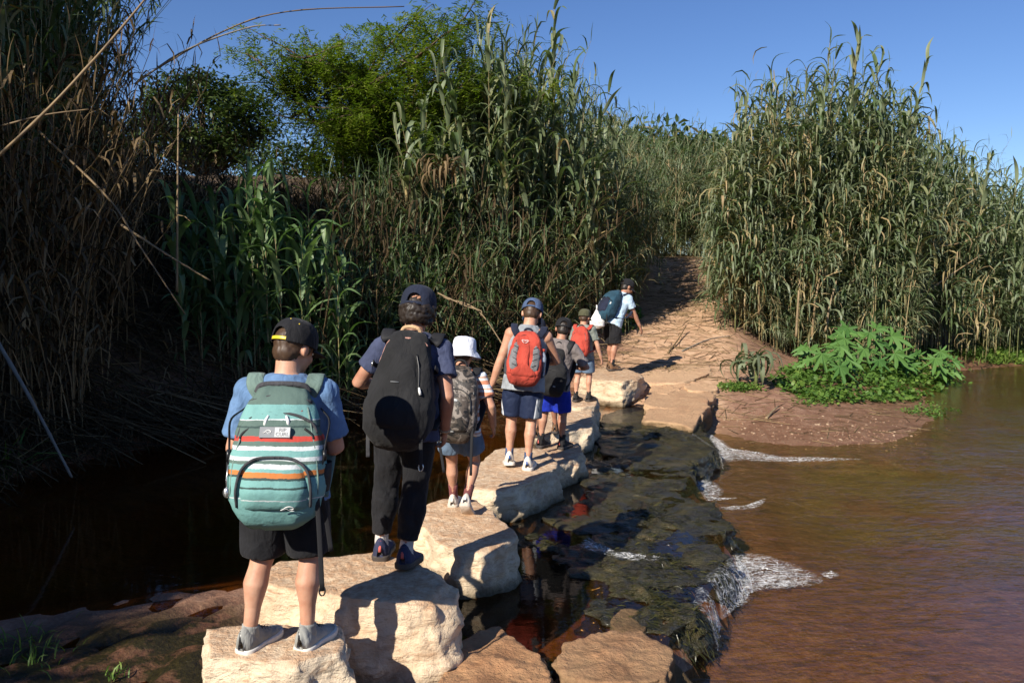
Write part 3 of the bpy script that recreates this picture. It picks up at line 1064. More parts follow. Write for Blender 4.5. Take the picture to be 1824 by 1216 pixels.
# long blades hanging down over the face of the thicket
def hanging(ncl, per, y0, y1, x0, x1, zlo, frac, tint):
    px, X, Y = scatter_right(ncl, y0, y1, x0, x1)
    Y = Y + np.clip(px - 1600, 0, 300) / 300 * 2.0
    X = (px - 912) / F_PX * Y
    zc = gz(X, Y) + zlo + rng.uniform(0, 1, ncl) ** 0.9 * np.minimum(5.0, rt_heights(px, X, Y) * frac)
    k = ncl * per
    c_ = np.repeat(np.stack([X, Y, zc], -1), per, 0) + rng.normal(0, 1, (k, 3)) * np.array([0.13, 0.15, 0.22])
    ti = np.clip(np.repeat(rng.normal(tint, 0.13, ncl), per) + rng.normal(0, 0.09, k), 0, 1)
    hp_.add(strips(c_, rng.normal(-1.6, 1.0, k), rng.normal(0.6, 0.4, k), rng.uniform(0.35, 0.85, k), rng.uniform(0.02, 0.06, k), rng.uniform(1.3, 2.9, k), ti, 5))


hanging(60, 20, 16.3, 17.4, 1262, 1500, 0.3, 0.8, 0.60)
hanging(55, 20, 16.9, 18.5, 1480, 1860, 0.9, 0.72, 0.55)
# hanks of dead brown leaves hanging in the thicket
for px_, py_ in ((1420, 260), (1400, 330), (1365, 215), (1330, 390), (1300, 470), (1485, 440), (1440, 520), (1350, 500), (1560, 330), (1700, 420), (1740, 540)):
    c_ = P(px_, py_, Y=16.7)
    k = 60
    hp_.add(strips(np.array(c_) + rng.normal(0, 1, (k, 3)) * np.array([0.16, 0.2, 0.5]), rng.uniform(0, 6.28, k), rng.normal(-0.2, 0.5, k), rng.uniform(0.3, 0.7, k), rng.uniform(0.015, 0.04, k), rng.uniform(1.0, 2.2, k), rng.uniform(0.88, 1.0, k), 4))
o = hp_.build('reed_thicket', MATS['reed_leaf'])
tag(o, 'dense mass of green and dry reeds right of the dirt path', 'reeds', kind='stuff')

for i in range(72):
    px_ = 1296 + (1640 - 1296) * (i + random.random()) / 72
    Y_ = random.uniform(16.7, 18.6)
    X_ = (px_ - 912) / F_PX * Y_
    h_ = float(rt_heights(np.array([px_]), np.array([X_]), np.array([Y_]))[0]) * (random.uniform(0.74, 1.07) if random.random() < 0.62 else random.uniform(0.35, 0.7))
    single_reed(X_, Y_, h_, (random.gauss(0, 0.05), random.gauss(-0.02, 0.05)), BL_TALL, int(h_ * 3.6), 0.22 if h_ < 4 else 0.42, 0.72,
                'tall grey-green giant reed in the sunlit thicket right of the path', 'tall reeds right of the path')
for i in range(34):
    px_ = 1640 + (1840 - 1640) * (i + random.random()) / 34
    Y_ = random.uniform(18.8, 20.5)
    X_ = (px_ - 912) / F_PX * Y_
    h_ = float(rt_heights(np.array([px_]), np.array([X_]), np.array([Y_]))[0]) * random.uniform(0.7, 1.0)
    single_reed(X_, Y_, h_, (random.gauss(0, 0.06), random.gauss(-0.03, 0.05)), BL_TALL, int(h_ * 3.6), 0.3, 0.72,
                'grey-green giant reed in the lower thicket at the right edge', 'reeds at the right edge')

# --- far end of the path
hp_ = Heap()
n = 640
X = rng.uniform(-2, 16, n)
Y = rng.uniform(26.8, 36, n)
X[:240] = rng.uniform(3.6, 8.0, 240)
lean = rng.uniform(0.0, 0.35, n)
ty = np.interp(X / Y * F_PX + 912, [850, 980, 1100, 1180, 1230, 1300], [120, 170, 205, 215, 255, 240])
h = (CAM[2] + (495 - ty) / F_PX * Y - gz(X, Y)) * rng.uniform(0.6, 1.0, n) * (1 + lean * 0.2)
reed_heap(hp_, X, Y, h, rng.normal(0.3, 1.0, n), lean, 15, 0.2, 0.6, 0.036, 0.62, 0.18)
n = 500
X = rng.uniform(0, 12, n)
Y = rng.uniform(26.5, 29, n)
tuft_heap(hp_, np.stack([X, Y, gz(X, Y) + 0.2 + rng.beta(1.2, 1.6, n) * 4.0], -1), 22, 0.5, 0.024, 0.62, 0.16)
n = 420
X = rng.uniform(2.6, 9.0, n)
Y = rng.uniform(27.0, 29.5, n)
tuft_heap(hp_, np.stack([X, Y, gz(X, Y) + rng.uniform(0, 2.4, n)], -1), 22, 0.5, 0.03, 0.58, 0.16)
o = hp_.build('reed_thicket', MATS['reed_leaf'])
tag(o, 'pale feathery reeds closing off the top of the path', 'reeds', kind='stuff')

# --- middle: left bank between the tree and the path
hp_ = Heap()
MT_X = np.array([600, 700, 760, 830, 900, 980, 1040, 1100, 1180, 1230])
MT_Y = np.array([360, 300, 170, 80, 50, 75, 140, 190, 235, 270])


def mid_h(px, X, Y):
    ty = np.interp(px, MT_X, MT_Y)
    return np.maximum(0.8, CAM[2] + (495 - ty) / F_PX * Y - gz(X, Y))


n = 520
px = rng.uniform(720, 1080, n)
Y = 14.2 + (px - 720) / 360 * 2.2 + rng.uniform(0, 3.6, n)
X = (px - 912) / F_PX * Y
thin = (px < 980) | (rng.uniform(0, 1, n) < 0.45)
px, X, Y = px[thin], X[thin], Y[thin]
n = len(px)
h = mid_h(px, X, Y) * rng.uniform(0.45, 1.0, n)
reed_heap(hp_, X, Y, h, rng.normal(0.2, 1.3, n), rng.uniform(0, 0.22, n), 17, 0.25, 0.58, 0.044, 0.5, 0.18)
n = 260
px = rng.uniform(1020, 1190, n)
Y = rng.uniform(18.5, 24, n)
X = (px - 912) / F_PX * Y
h = mid_h(px, X, Y) * rng.uniform(0.4, 0.85, n)
reed_heap(hp_, X, Y, h, rng.normal(0.3, 0.8, n), rng.uniform(0.05, 0.4, n), 20, 0.25, 0.55, 0.030, 0.62, 0.18)
n = 420
px = rng.uniform(640, 1130, n)
Y = 12.6 + np.clip(px - 640, 0, 600) / 490 * 3.8 + rng.uniform(0, 2.4, n)
X = (px - 912) / F_PX * Y
reed_heap(hp_, X, Y, rng.uniform(0.9, 2.6, n), rng.uniform(0, 6.28, n), rng.uniform(0, 0.3, n), 12, 0.12, 0.5, 0.030, 0.28, 0.2)
n = 420
px = rng.uniform(700, 1180, n)
Y = 13.2 + np.clip(px - 640, 0, 600) / 490 * 3.8 + rng.uniform(0, 3.4, n)
X = (px - 912) / F_PX * Y
tuft_heap(hp_, np.stack([X, Y, gz(X, Y) + 0.3 + rng.beta(1.2, 1.5, n) * 3.2], -1), 20, 0.40, 0.018, 0.58, 0.2)
n = 380
px = rng.uniform(590, 1110, n)
Yl = np.interp(px, [590, 620, 780, 880, 985, 1060, 1110], [10.9, 11.0, 11.75, 12.9, 13.9, 15.6, 17.5])
Y = Yl + 0.25 + rng.uniform(0, 1, n) ** 1.3 * 2.8
X = (px - 912) / F_PX * Y
reed_heap(hp_, X, Y, rng.uniform(0.6, 2.2, n), rng.normal(-1.2, 1.2, n), rng.uniform(0, 0.4, n), 13, 0.08, 0.6, 0.034, 0.26, 0.22, droop=1.9)
o = hp_.build('reed_thicket', MATS['reed_leaf'])
tag(o, 'tangle of reeds covering the left bank beside the path', 'reeds', kind='stuff')
for i in range(84):
    px_ = random.uniform(745, 1075)
    Y_ = 13.2 + (px_ - 720) / 360 * 2.4 + random.uniform(0, 1.3)
    X_ = (px_ - 912) / F_PX * Y_
    h_ = float(mid_h(np.array([px_]), np.array([X_]), np.array([Y_]))[0]) * random.uniform(0.55, 0.98)
    if i == 0: px_, Y_ = 985, 15.5; X_ = (px_ - 912) / F_PX * Y_; h_ = top_z(985, 8, 15.5) - float(gz(X_, Y_))
    single_reed(X_, Y_, h_, (random.gauss(0.02, 0.09), random.gauss(-0.02, 0.06)) if i else (0.02, 0), BL_TALL, int(h_ * 3.8), 0.25, 0.76,
                'tall reed rising from the left bank between tree and path' if i else 'tallest reed on the left bank, its tip near the top edge',
                'tall reeds on the left bank' if i else None)

# --- young sunlit clump at the waterside
for i in range(50):
    px_ = 325 + 305 * ((i + random.random()) / 50)
    Y_ = random.uniform(9.75, 10.9) + (px_ - 325) / 300 * 0.6
    X_ = (px_ - 912) / F_PX * Y_
    ty = np.interp(px_, [320, 345, 400, 470, 550, 590, 640], [320, 340, 330, 270, 300, 380, 440]) + random.uniform(0, 130) * (random.random() < 0.8)
    z_ = float(gz(X_, Y_))
    h_ = max(1.0, top_z(px_, ty, Y_) - z_ - 0.25)
    single_reed(X_, Y_, h_, (random.gauss(0, 0.04), random.gauss(-0.05, 0.04)), BL_YOUNG, int(7 + h_ * 3.2), 0.12, 0.66,
                'young bright green reed in the sunlit clump by the dark pool', 'young reeds by the dark pool', kind='young_reed')

# --- tall dark reeds of the left bank; it goes on unseen beyond the left edge, added there to cast shade
hp_ = Heap()
n = 620
Y = rng.uniform(8.2, 13.5, n)
q = rng.uniform(-0.82, -0.53 - 0.08 * np.clip((11.0 - Y) / 2.8, 0, 1), n)
X = q * Y
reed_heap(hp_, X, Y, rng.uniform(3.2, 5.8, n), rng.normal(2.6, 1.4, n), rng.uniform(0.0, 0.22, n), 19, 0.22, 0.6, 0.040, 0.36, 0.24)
n = 40
Y = rng.uniform(10, 12.5, n)
X = rng.uniform(-0.60, -0.53, n) * Y
reed_heap(hp_, X, Y, rng.uniform(4.9, 5.8, n), rng.normal(0.1, 0.5, n), rng.uniform(0.15, 0.45, n), 22, 0.5, 0.42, 0.026, 0.35, 0.2)
n = 760
Y = rng.uniform(0.3, 9.5, n)
X = -5.9 - rng.uniform(0, 1, n) * 4.2 - 0.06 * np.maximum(0, Y - 3)
ok = X / Y < -0.72
X, Y = X[ok], Y[ok]
n = len(X)
h = np.minimum(rng.uniform(3.6, 6.0, n), np.where(Y > 2.6, 3.2 + 1.1 * (-5.0 - X) - gz(X, Y), 9))  # unseen reeds, heights capped so sun still reaches the young clump
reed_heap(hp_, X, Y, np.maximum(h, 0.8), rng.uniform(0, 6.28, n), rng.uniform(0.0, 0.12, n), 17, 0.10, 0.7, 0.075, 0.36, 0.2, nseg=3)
n = 90  # unseen reeds added to throw shade on the mud flat
X = rng.uniform(-8.0, -6.0, n)
Y = rng.uniform(-1.7, 0.8, n)
reed_heap(hp_, X, Y, rng.uniform(3.0, 4.8, n), rng.uniform(0, 6.28, n), rng.uniform(0.0, 0.1, n), 17, 0.15, 0.7, 0.07, 0.4, 0.2, nseg=3)
o = hp_.build('reed_thicket', MATS['reed_leaf'])
tag(o, 'tall dark shaded reeds towering over the left bank, more added out of view for shade', 'reeds', kind='stuff')
hp_ = Heap()
n = 1500  # out-of-view reeds added as sun blockers, height and broad leaves shaped for that
Y = rng.uniform(-4, 8.5, n)
X = rng.uniform(-14, -8.2, n)
lane = 0.809 * X - 0.588 * Y                     # position across the sunbeams
h = np.minimum(rng.uniform(5.0, 8.2, n), np.where(lane > -9.6, 3.5, 9.0) + 1.1 * (-5.0 - X) - gz(X, Y))
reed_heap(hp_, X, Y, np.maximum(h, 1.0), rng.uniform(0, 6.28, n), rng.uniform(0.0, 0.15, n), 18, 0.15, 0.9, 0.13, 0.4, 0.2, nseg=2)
o = hp_.build('reed_thicket', MATS['reed_leaf'])
tag(o, 'unseen reeds of the same bank beyond the left edge, added to shade it', 'reeds', kind='stuff')
# dead standing and leaning canes among them
hp_ = Heap()
n = 240
px = rng.uniform(560, 1080, n)
Yl = np.interp(px, [560, 620, 780, 880, 985, 1060, 1110], [10.6, 11.0, 11.75, 12.9, 13.9, 15.6, 17.5])
Y = Yl + 0.2 + rng.uniform(0, 1, n) * 3.0
X = (px - 912) / F_PX * Y
reed_heap(hp_, X, Y, rng.uniform(0.4, 2.4, n), rng.normal(-0.8, 1.2, n), rng.uniform(0.05, 0.8, n), 14, 0.08, 0.55, 0.028, 0.12, 0.14, droop=2.6, dry_low=0)
n = 420
Y = rng.uniform(7.8, 13.5, n)
q = rng.uniform(-0.72, -0.45 - 0.10 * np.clip((11.0 - Y) / 2.8, 0, 1), n)
X = q * Y
reed_heap(hp_, X, Y, rng.uniform(1.4, 3.9, n), rng.normal(-0.4, 1.2, n), rng.uniform(0.05, 0.5, n), 13, 0.2, 0.5, 0.030, 0.42, 0.22, droop=2.6, dry_low=0)
n = 300
px = rng.uniform(130, 620, n)
Y = rng.uniform(11.8, 16.5, n)
X = (px - 912) / F_PX * Y
reed_heap(hp_, X, Y, rng.uniform(0.3, 1.2, n), rng.uniform(0, 6.28, n), rng.uniform(0.3, 1.2, n), 12, 0.1, 0.5, 0.026, 0.35, 0.22, droop=2.2, dry_low=0)
n = 320
px = rng.uniform(200, 900, n)
Y = rng.uniform(12.0, 15.5, n)
X = (px - 912) / F_PX * Y
x2 = X + rng.uniform(-2.5, 2.5, n)
y2 = Y + rng.normal(0, 0.3, n)
hp_.add(canes(np.stack([X, Y, gz(X, Y) + rng.uniform(0.1, 0.6, n)], -1), np.stack([x2, y2, gz(x2, y2) + rng.uniform(0.1, 0.6, n)], -1), rng.uniform(0.008, 0.016, n), np.full(n, 0.006), np.stack([np.zeros(n), np.zeros(n), rng.uniform(-0.2, 0.2, n)], -1), rng.beta(2, 2.5, n)))
o = hp_.build('dead_reeds', MATS['dry_reed'])
tag(o, 'brown dead reeds standing and lying in the shade of the left bank', 'reeds', kind='stuff')

# --- dead canes and leaf litter lying on the left bank
hp_ = Heap()
n = 2600
px = rng.uniform(-250, 1000, n)
Y = rng.uniform(7.6, 15.5, n)
X = (px - 912) / F_PX * Y
dl_, sl_ = dist_poly(X, Y, LEFT)
ok = (sl_ > 0) & (dl_ > 0.15)
X, Y, dl_ = X[ok], Y[ok], dl_[ok]
n = len(X)
L_ = rng.uniform(0.5, 2.4, n)
a = rng.normal(-0.3, 0.75, n)
x2, y2 = X + np.cos(a) * L_, Y + np.sin(a) * L_ * 0.6
z1 = gz(X, Y) + rng.uniform(0.0, 0.35, n)
z2 = np.maximum(gz(x2, y2), 0.02) + rng.uniform(0.0, 0.35, n)
hp_.add(canes(np.stack([X, Y, z1], -1), np.stack([x2, y2, z2], -1), rng.uniform(0.004, 0.012, n), rng.uniform(0.003, 0.008, n), np.stack([np.zeros(n), np.zeros(n), rng.uniform(-0.1, 0.15, n)], -1), rng.beta(1.6, 1.8, n)))
n = 18000
px = rng.uniform(-250, 1120, n)
Y = rng.uniform(7.4, 17.0, n)
X = (px - 912) / F_PX * Y
dl_, sl_ = dist_poly(X, Y, LEFT)
ok = (sl_ > 0) & (dl_ > 0.05)
X, Y = X[ok], Y[ok]
n = len(X)
hp_.add(strips(np.stack([X, Y, gz(X, Y) + rng.uniform(0.0, 0.4, n)], -1), rng.uniform(0, 6.28, n), rng.normal(0.1, 0.55, n), rng.uniform(0.15, 0.6, n), rng.uniform(0.008, 0.03, n), rng.normal(0.6, 0.7, n), rng.beta(1.3, 1.7, n), 3))
n = 900
Y = rng.uniform(4.5, 12.5, n)
X = np.interp(Y, LEFT[:, 1], LEFT[:, 0]) - rng.uniform(0.0, 0.7, n)
L_ = rng.uniform(0.3, 1.3, n)
a = rng.normal(-0.5, 0.5, n)
x2, y2 = X + np.cos(a) * L_ * 0.7, Y + np.sin(a) * L_
hp_.add(canes(np.stack([X, Y, gz(X, Y) + rng.uniform(0.05, 0.4, n)], -1), np.stack([x2, y2, np.maximum(gz(x2, y2), -0.02) + rng.uniform(-0.02, 0.2, n)], -1), rng.uniform(0.004, 0.010, n), np.full(n, 0.004), np.stack([np.zeros(n), np.zeros(n), rng.uniform(-0.1, 0.1, n)], -1), rng.beta(1.4, 2.4, n)))
n = 2600
Y = rng.uniform(4.0, 13.0, n)
X = np.interp(Y, LEFT[:, 1], LEFT[:, 0]) - rng.uniform(0.0, 0.8, n)
hp_.add(strips(np.stack([X, Y, gz(X, Y) + rng.uniform(0, 0.25, n)], -1), rng.normal(-0.4, 1.0, n), rng.normal(0.2, 0.4, n), rng.uniform(0.2, 0.6, n), rng.uniform(0.01, 0.03, n), rng.uniform(0.4, 2.0, n), rng.beta(1.2, 2.6, n), 3))
o = hp_.build('reed_litter', MATS['dry_reed'])
tag(o, 'brown litter of dead canes and leaves on the left bank', 'litter', kind='stuff')

# straw on the path and the right bank
hp_ = Heap()
n = 2000
Y = rng.uniform(11, 27, n)
X = np.interp(Y, PATHC[:, 1], PATHC[:, 0]) + rng.normal(0.1, 0.75, n) * (1 + (Y < 18) * 0.6)
X = np.concatenate([X, rng.uniform(2.8, 7.0, 160)])
Y = np.concatenate([Y, rng.uniform(9.5, 14.5, 160)])
ds_, ss_ = dist_poly(X, Y, SPIT)
ok = (ss_ > 0) & (ds_ > 0.12)
X, Y = X[ok], Y[ok]
n = len(X)
L_ = rng.uniform(0.08, 0.6, n)
a = rng.normal(0.2, 0.8, n)
x2, y2 = X + np.cos(a) * L_, Y + np.sin(a) * L_
hp_.add(canes(np.stack([X, Y, ground_h(X, Y) + 0.012], -1), np.stack([x2, y2, ground_h(x2, y2) + 0.015], -1), rng.uniform(0.003, 0.007, n), np.full(n, 0.003), np.zeros((n, 3)), rng.uniform(0.35, 1.0, n), 2))
o = hp_.build('straw_litter', MATS['dry_reed'])
tag(o, 'broken straw scattered over the dirt path', 'straw', kind='stuff')


# --- single canes and sticks
def cane(name, pts, r, mat, label, cat='cane', n=18, joints=True):
    mb = MB()
    cs = spline(pts, n)
    rs = [r * (1 - 0.45 * i / (n - 1)) * (1.18 if joints and i % 4 == 0 else 1.0) for i in range(n)]
    mb.loft([c - cs[0] for c in cs], rs, 8)
    o = mb.build(name, MATS[mat])
    o.location = cs[0]
    tag(o, label, cat)
    return o


cane('leaning_cane', [P(-60, 330, Y=6.6), P(70, 210, Y=6.7), P(160, 115, Y=6.8), P(225, 40, Y=7.0), P(290, -40, Y=7.2)], 0.014, 'dead_cane', 'long golden cane leaning across the upper left corner')
cane('leaning_cane', [P(70, 235, Y=8.2), P(190, 350, Y=8.0), P(250, 440, Y=7.9), P(330, 560, Y=7.9)], 0.012, 'dead_cane', 'greenish fallen cane slanting down right through the dark bank')
cane('leaning_cane', [P(215, 400, Y=8.3), P(300, 455, Y=8.3), P(375, 500, Y=8.4)], 0.014, 'dead_cane', 'pale fallen cane beside the young reed clump')
cane('leaning_cane', [P(0, 225, Y=7.4), P(80, 205, Y=7.4), P(158, 195, Y=7.5)], 0.010, 'dead_cane', 'short pale cane lying almost level at the left edge')
cane('upright_cane', [P(315, 520, Y=9.3), P(316, 380, Y=9.3), P(318, 190, Y=9.4)], 0.016, 'dead_cane', 'thin upright dead cane left of the young reed clump')
cane('fallen_stick', [P(-15, 590, Y=7.0), P(60, 720, Y=6.7), P(128, 850, Y=6.55)], 0.018, 'grey_stick', 'straight grey stick sliding from the bank into the dark pool', 'stick')
cane('fallen_cane', [P(790, 530, Y=11.9), P(850, 552, Y=11.6), P(900, 620, Y=11.4)], 0.014, 'dead_cane', 'straw-coloured cane drooping behind the red backpack')
cane('fallen_cane', [P(780, 522, Y=11.8), P(830, 545, Y=11.6), P(856, 553, Y=11.5), P(857, 562, Y=11.4)], 0.011, 'dead_cane', 'short bent cane above the white bucket hat')
cane('arching_cane', [P(250, 140, Y=11), P(400, 55, Y=11), P(520, 20, Y=11.2), P(720, 12, Y=11.8)], 0.012, 'dead_cane', 'long thin cane arching over the gap of sky')
cane('arching_cane', [P(240, 150, Y=10), P(330, 90, Y=10), P(440, 50, Y=10), P(500, 45, Y=10)], 0.012, 'grey_stick', 'dark drooping cane crossing the gap of sky')
cane('fallen_cane', [P(1460, 560, Y=17), P(1520, 500, Y=17.2), P(1560, 478, Y=17.4)], 0.02, 'dead_cane', 'small leaning cane inside the right thicket')
cane('fallen_cane', [P(1650, 520, Y=18.3), P(1700, 485, Y=18.4), P(1755, 450, Y=18.6)], 0.022, 'dead_cane', 'straight pale cane sticking out of the right thicket')
cane('fallen_cane', [P(1665, 440, Y=18.6), P(1720, 430, Y=18.6), P(1790, 400, Y=18.8)], 0.022, 'dead_cane', 'pale cane poking out near the right edge')
for k, (xp, yp, xq, yq) in enumerate([(1418, 600, 1432, 440), (1446, 600, 1462, 480), (1352, 560, 1356, 430), (1470, 590, 1490, 500)]):
    cane('bare_cane', [P(xp, yp, Y=16.6), P((xp + xq) / 2 - 2, (yp + yq) / 2, Y=16.6), P(xq, yq, Y=16.7)], 0.026, 'dead_cane',
         ['thick yellow cane, tallest bare one at the front of the right thicket', 'bare yellow cane left of the castor leaves', 'bare cane at the left end of the right thicket', 'bare cane behind the castor plant'][k])


def on_ground(px, py, zg=0.3, lift=0.02):
    """first point of the ground along the line of sight"""
    d = P(px, py, Y=1.0) - Vector(CAM)
    ts = np.arange(2.5, 45, 0.03)
    g_ = ground_h(d.x * ts, d.y * ts)
    hit = np.where(CAM[2] + d.z * ts < g_ + lift)[0]
    t = ts[hit[0]] if len(hit) else 45
    return Vector((d.x * t, d.y * t, CAM[2] + d.z * t))


cane('fallen_stick', [on_ground(1190, 628), on_ground(1207, 610) + Vector((0, 0, .05)), on_ground(1222, 592) + Vector((0, 0, .14))], 0.018, 'dead_cane', 'small forked stick on the path above the slabs', 'stick')
cane('fallen_stick', [on_ground(1215, 625), on_ground(1260, 605), on_ground(1300, 598)], 0.012, 'grey_stick', 'thin grey branch lying across the right side of the path', 'stick')
cane('fallen_stick', [on_ground(1365, 745), on_ground(1375, 736) + Vector((0, 0, .02)), on_ground(1386, 728) + Vector((0, 0, .04))], 0.02, 'dead_cane', 'short pale stick lying on the muddy spit', 'stick')
cane('fallen_stick', [on_ground(1240, 712), on_ground(1270, 724), on_ground(1302, 730)], 0.010, 'dead_cane', 'thin twig beside the path slabs', 'stick')

# --- feathery tree behind the bank
root = empty('feathery_tree', (-2.55, 15.6, float(gz(-2.55, 15.6)) - 0.1))
tag(root, 'feathery yellow-green tree on top of the left bank', 'tree')
wood, leaves = MB(), Heap()
base = Vector(root.location)
rr_ = random.Random(5)
tips = []


def branch(p, d, L, r, depth):
    pts = [p.copy()]
    dd = d.copy()
    nseg = 6
    for i in range(nseg):
        dd = (dd + Vector((rr_.gauss(0, .16), rr_.gauss(0, .16), rr_.gauss(-0.02 if depth else 0.05, .12)))).normalized()
        pts.append(pts[-1] + dd * L / nseg)
    wood.loft([q - base for q in pts], [r * (1 - 0.75 * i / nseg) for i in range(nseg + 1)], 6)
    if depth >= 2:
        tips.extend(pts[2:])
        return
    nb = 7 if depth == 0 else 6
    for i in range(nb):
        k = rr_.randint(2, nseg)
        a = rr_.uniform(0, 6.28)
        e = rr_.uniform(-0.1, 1.0)
        nd = (Vector((math.cos(a) * math.cos(e), math.sin(a) * math.cos(e), math.sin(e))) + dd * 0.35).normalized()
        branch(pts[k], nd, L * rr_.uniform(0.42, 0.68), r * 0.45, depth + 1)
    if depth == 1: tips.extend(pts[4:])


for a, e in ((0.3, 1.25), (2.6, 1.2), (3.6, 1.15), (5.2, 1.1), (1.4, 1.0), (3.0, 1.1), (0.1, 0.85)):
    branch(base + Vector((0, 0, .2)), Vector((math.cos(a) * math.cos(e), math.sin(a) * math.cos(e) * 0.7, math.sin(e))), rr_.uniform(2.3, 2.9), 0.085, 0)
wood.build('trunk', MATS['bark'], root)
tips = np.array([tuple(t) for t in tips])
nf = 5                                            # fronds at each tip, 16 leaflets on each
n = len(tips) * nf
fb = np.repeat(tips, nf, 0) + rng.normal(0, 0.07, (n, 3))
faz, fel = rng.uniform(0, 6.28, n), rng.normal(0.0, 0.45, n)
fL = rng.uniform(0.22, 0.5, n)
ft = np.clip(np.repeat(rng.normal(0.5, 0.2, len(tips)), nf) + rng.normal(0, 0.15, n), 0, 1)
nl = 14
tt = np.linspace(0.1, 1, nl)
e = fel[:, None] - 0.8 * tt[None]
pos = fb[:, None] + np.stack([np.cos(e) * np.cos(faz)[:, None], np.cos(e) * np.sin(faz)[:, None], np.sin(e)], -1) * (fL[:, None] * tt[None])[..., None]
laz = faz[:, None] + np.where(np.arange(nl) % 2, 1.15, -1.15)[None] + rng.normal(0, .2, (n, nl))
k = n * nl
leaves.add(strips(pos.reshape(-1, 3) - np.array(base), laz.ravel(), rng.normal(-0.1, 0.3, k), rng.uniform(0.05, 0.11, k), np.full(k, 0.026), np.full(k, 0.5), np.repeat(ft, nl), 1))
leaves.build('crown', MATS['tree_leaflet'], root)

# --- dark round tree far left
def leafy_tree(name, c, rad, zg, nclump, nleaf, lsz, mat, label, seed):
    r = np.random.default_rng(seed)
    root = empty(name, (c[0], c[1], zg))
    tag(root, label, 'tree')
    mb = MB()
    mb.loft([(0, 0, -0.2), (0.05, 0, (c[2] - zg) * 0.4), (0.0, 0.05, (c[2] - zg) * 0.9)], [0.16, 0.12, 0.07], 8)
    cl = r.normal(0, 1, (nclump, 3))
    cl /= np.linalg.norm(cl, axis=1)[:, None]
    cl *= (r.uniform(0.35, 1.0, nclump) ** 0.5)[:, None]
    cl[:, 2] = np.where(cl[:, 2] < 0, cl[:, 2] * 0.8, cl[:, 2])
    cl = cl * np.array(rad) * (1 + 0.18 * fbm(cl * 2.2 + seed, 3))[:, None]
    for q in cl[::4]:
        e = Vector((q[0], q[1], q[2] + c[2] - zg))
        mb.loft([(0, 0, (c[2] - zg) * 0.45), e * 0.5 + Vector((0, 0, (c[2] - zg) * 0.2)), e], [0.05, 0.03, 0.01], 5)
    mb.build('trunk', MATS['bark'], root)
    k = nclump * nleaf
    p = np.repeat(cl, nleaf, 0) + r.normal(0, 1, (k, 3)) * np.array([0.24, 0.24, 0.17]) * (rad[0] / 2.2)
    hh = Heap()
    hh.add(strips(p + np.array([0, 0, c[2] - zg]), r.uniform(0, 6.28, k), r.normal(0.25, 0.5, k), r.uniform(0.7, 1.3, k) * lsz, r.uniform(0.4, 0.55, k) * lsz, r.normal(0.5, 0.3, k), np.clip(np.repeat(r.normal(0.4, 0.2, nclump), nleaf) + r.normal(0, 0.18, k), 0, 1), 2))
    hh.build('crown', MATS[mat], root)


c = P(365, 222, Y=25)
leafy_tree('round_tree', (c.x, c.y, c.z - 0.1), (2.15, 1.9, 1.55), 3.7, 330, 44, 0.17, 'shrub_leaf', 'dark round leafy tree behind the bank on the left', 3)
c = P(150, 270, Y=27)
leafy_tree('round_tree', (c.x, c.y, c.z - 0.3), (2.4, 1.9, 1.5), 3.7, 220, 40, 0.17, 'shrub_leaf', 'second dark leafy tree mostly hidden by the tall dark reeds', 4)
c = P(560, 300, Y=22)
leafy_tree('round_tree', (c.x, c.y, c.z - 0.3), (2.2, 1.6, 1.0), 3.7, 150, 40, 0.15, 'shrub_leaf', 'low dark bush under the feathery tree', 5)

for px_, py_, rad_, lab_ in ((1130, 330, (3.4, 1.6, 2.4), 'dense bush closing the left side of the path end'), (1245, 345, (3.0, 1.6, 2.2), 'dense bush behind the very top of the path')):
    c = P(px_, py_, Y=33)
    leafy_tree('bush', (c.x, c.y, c.z), rad_, 3.0, 260, 34, 0.42, 'reed_leaf', lab_, px_)

# --- castor plants
def castor_leaf():
    V, F = [(0, 0, 0)], []
    pts = []
    lobes = 8
    for i in range(lobes):
        a0 = R(-145) + R(290) * i / (lobes - 1)
        Lr = 0.5 * (0.7 + 0.3 * math.cos(a0 * 0.8))
        for t, w in ((0.42, -0.20), (0.72, -0.13), (1.0, 0.0), (0.72, 0.13), (0.42, 0.20)):
            pts.append((a0 + w, Lr * t))
    for a, rd in pts:
        V.append((math.cos(a) * rd + 0.05, math.sin(a) * rd, -0.35 * rd * rd + 0.04 * math.cos(a * 7)))
    for i in range(1, len(V) - 1):
        F.append((0, i, i + 1))
    return mesh_from('leaf', V, F, MATS['castor_leaf'], False)


CASTOR = castor_leaf()


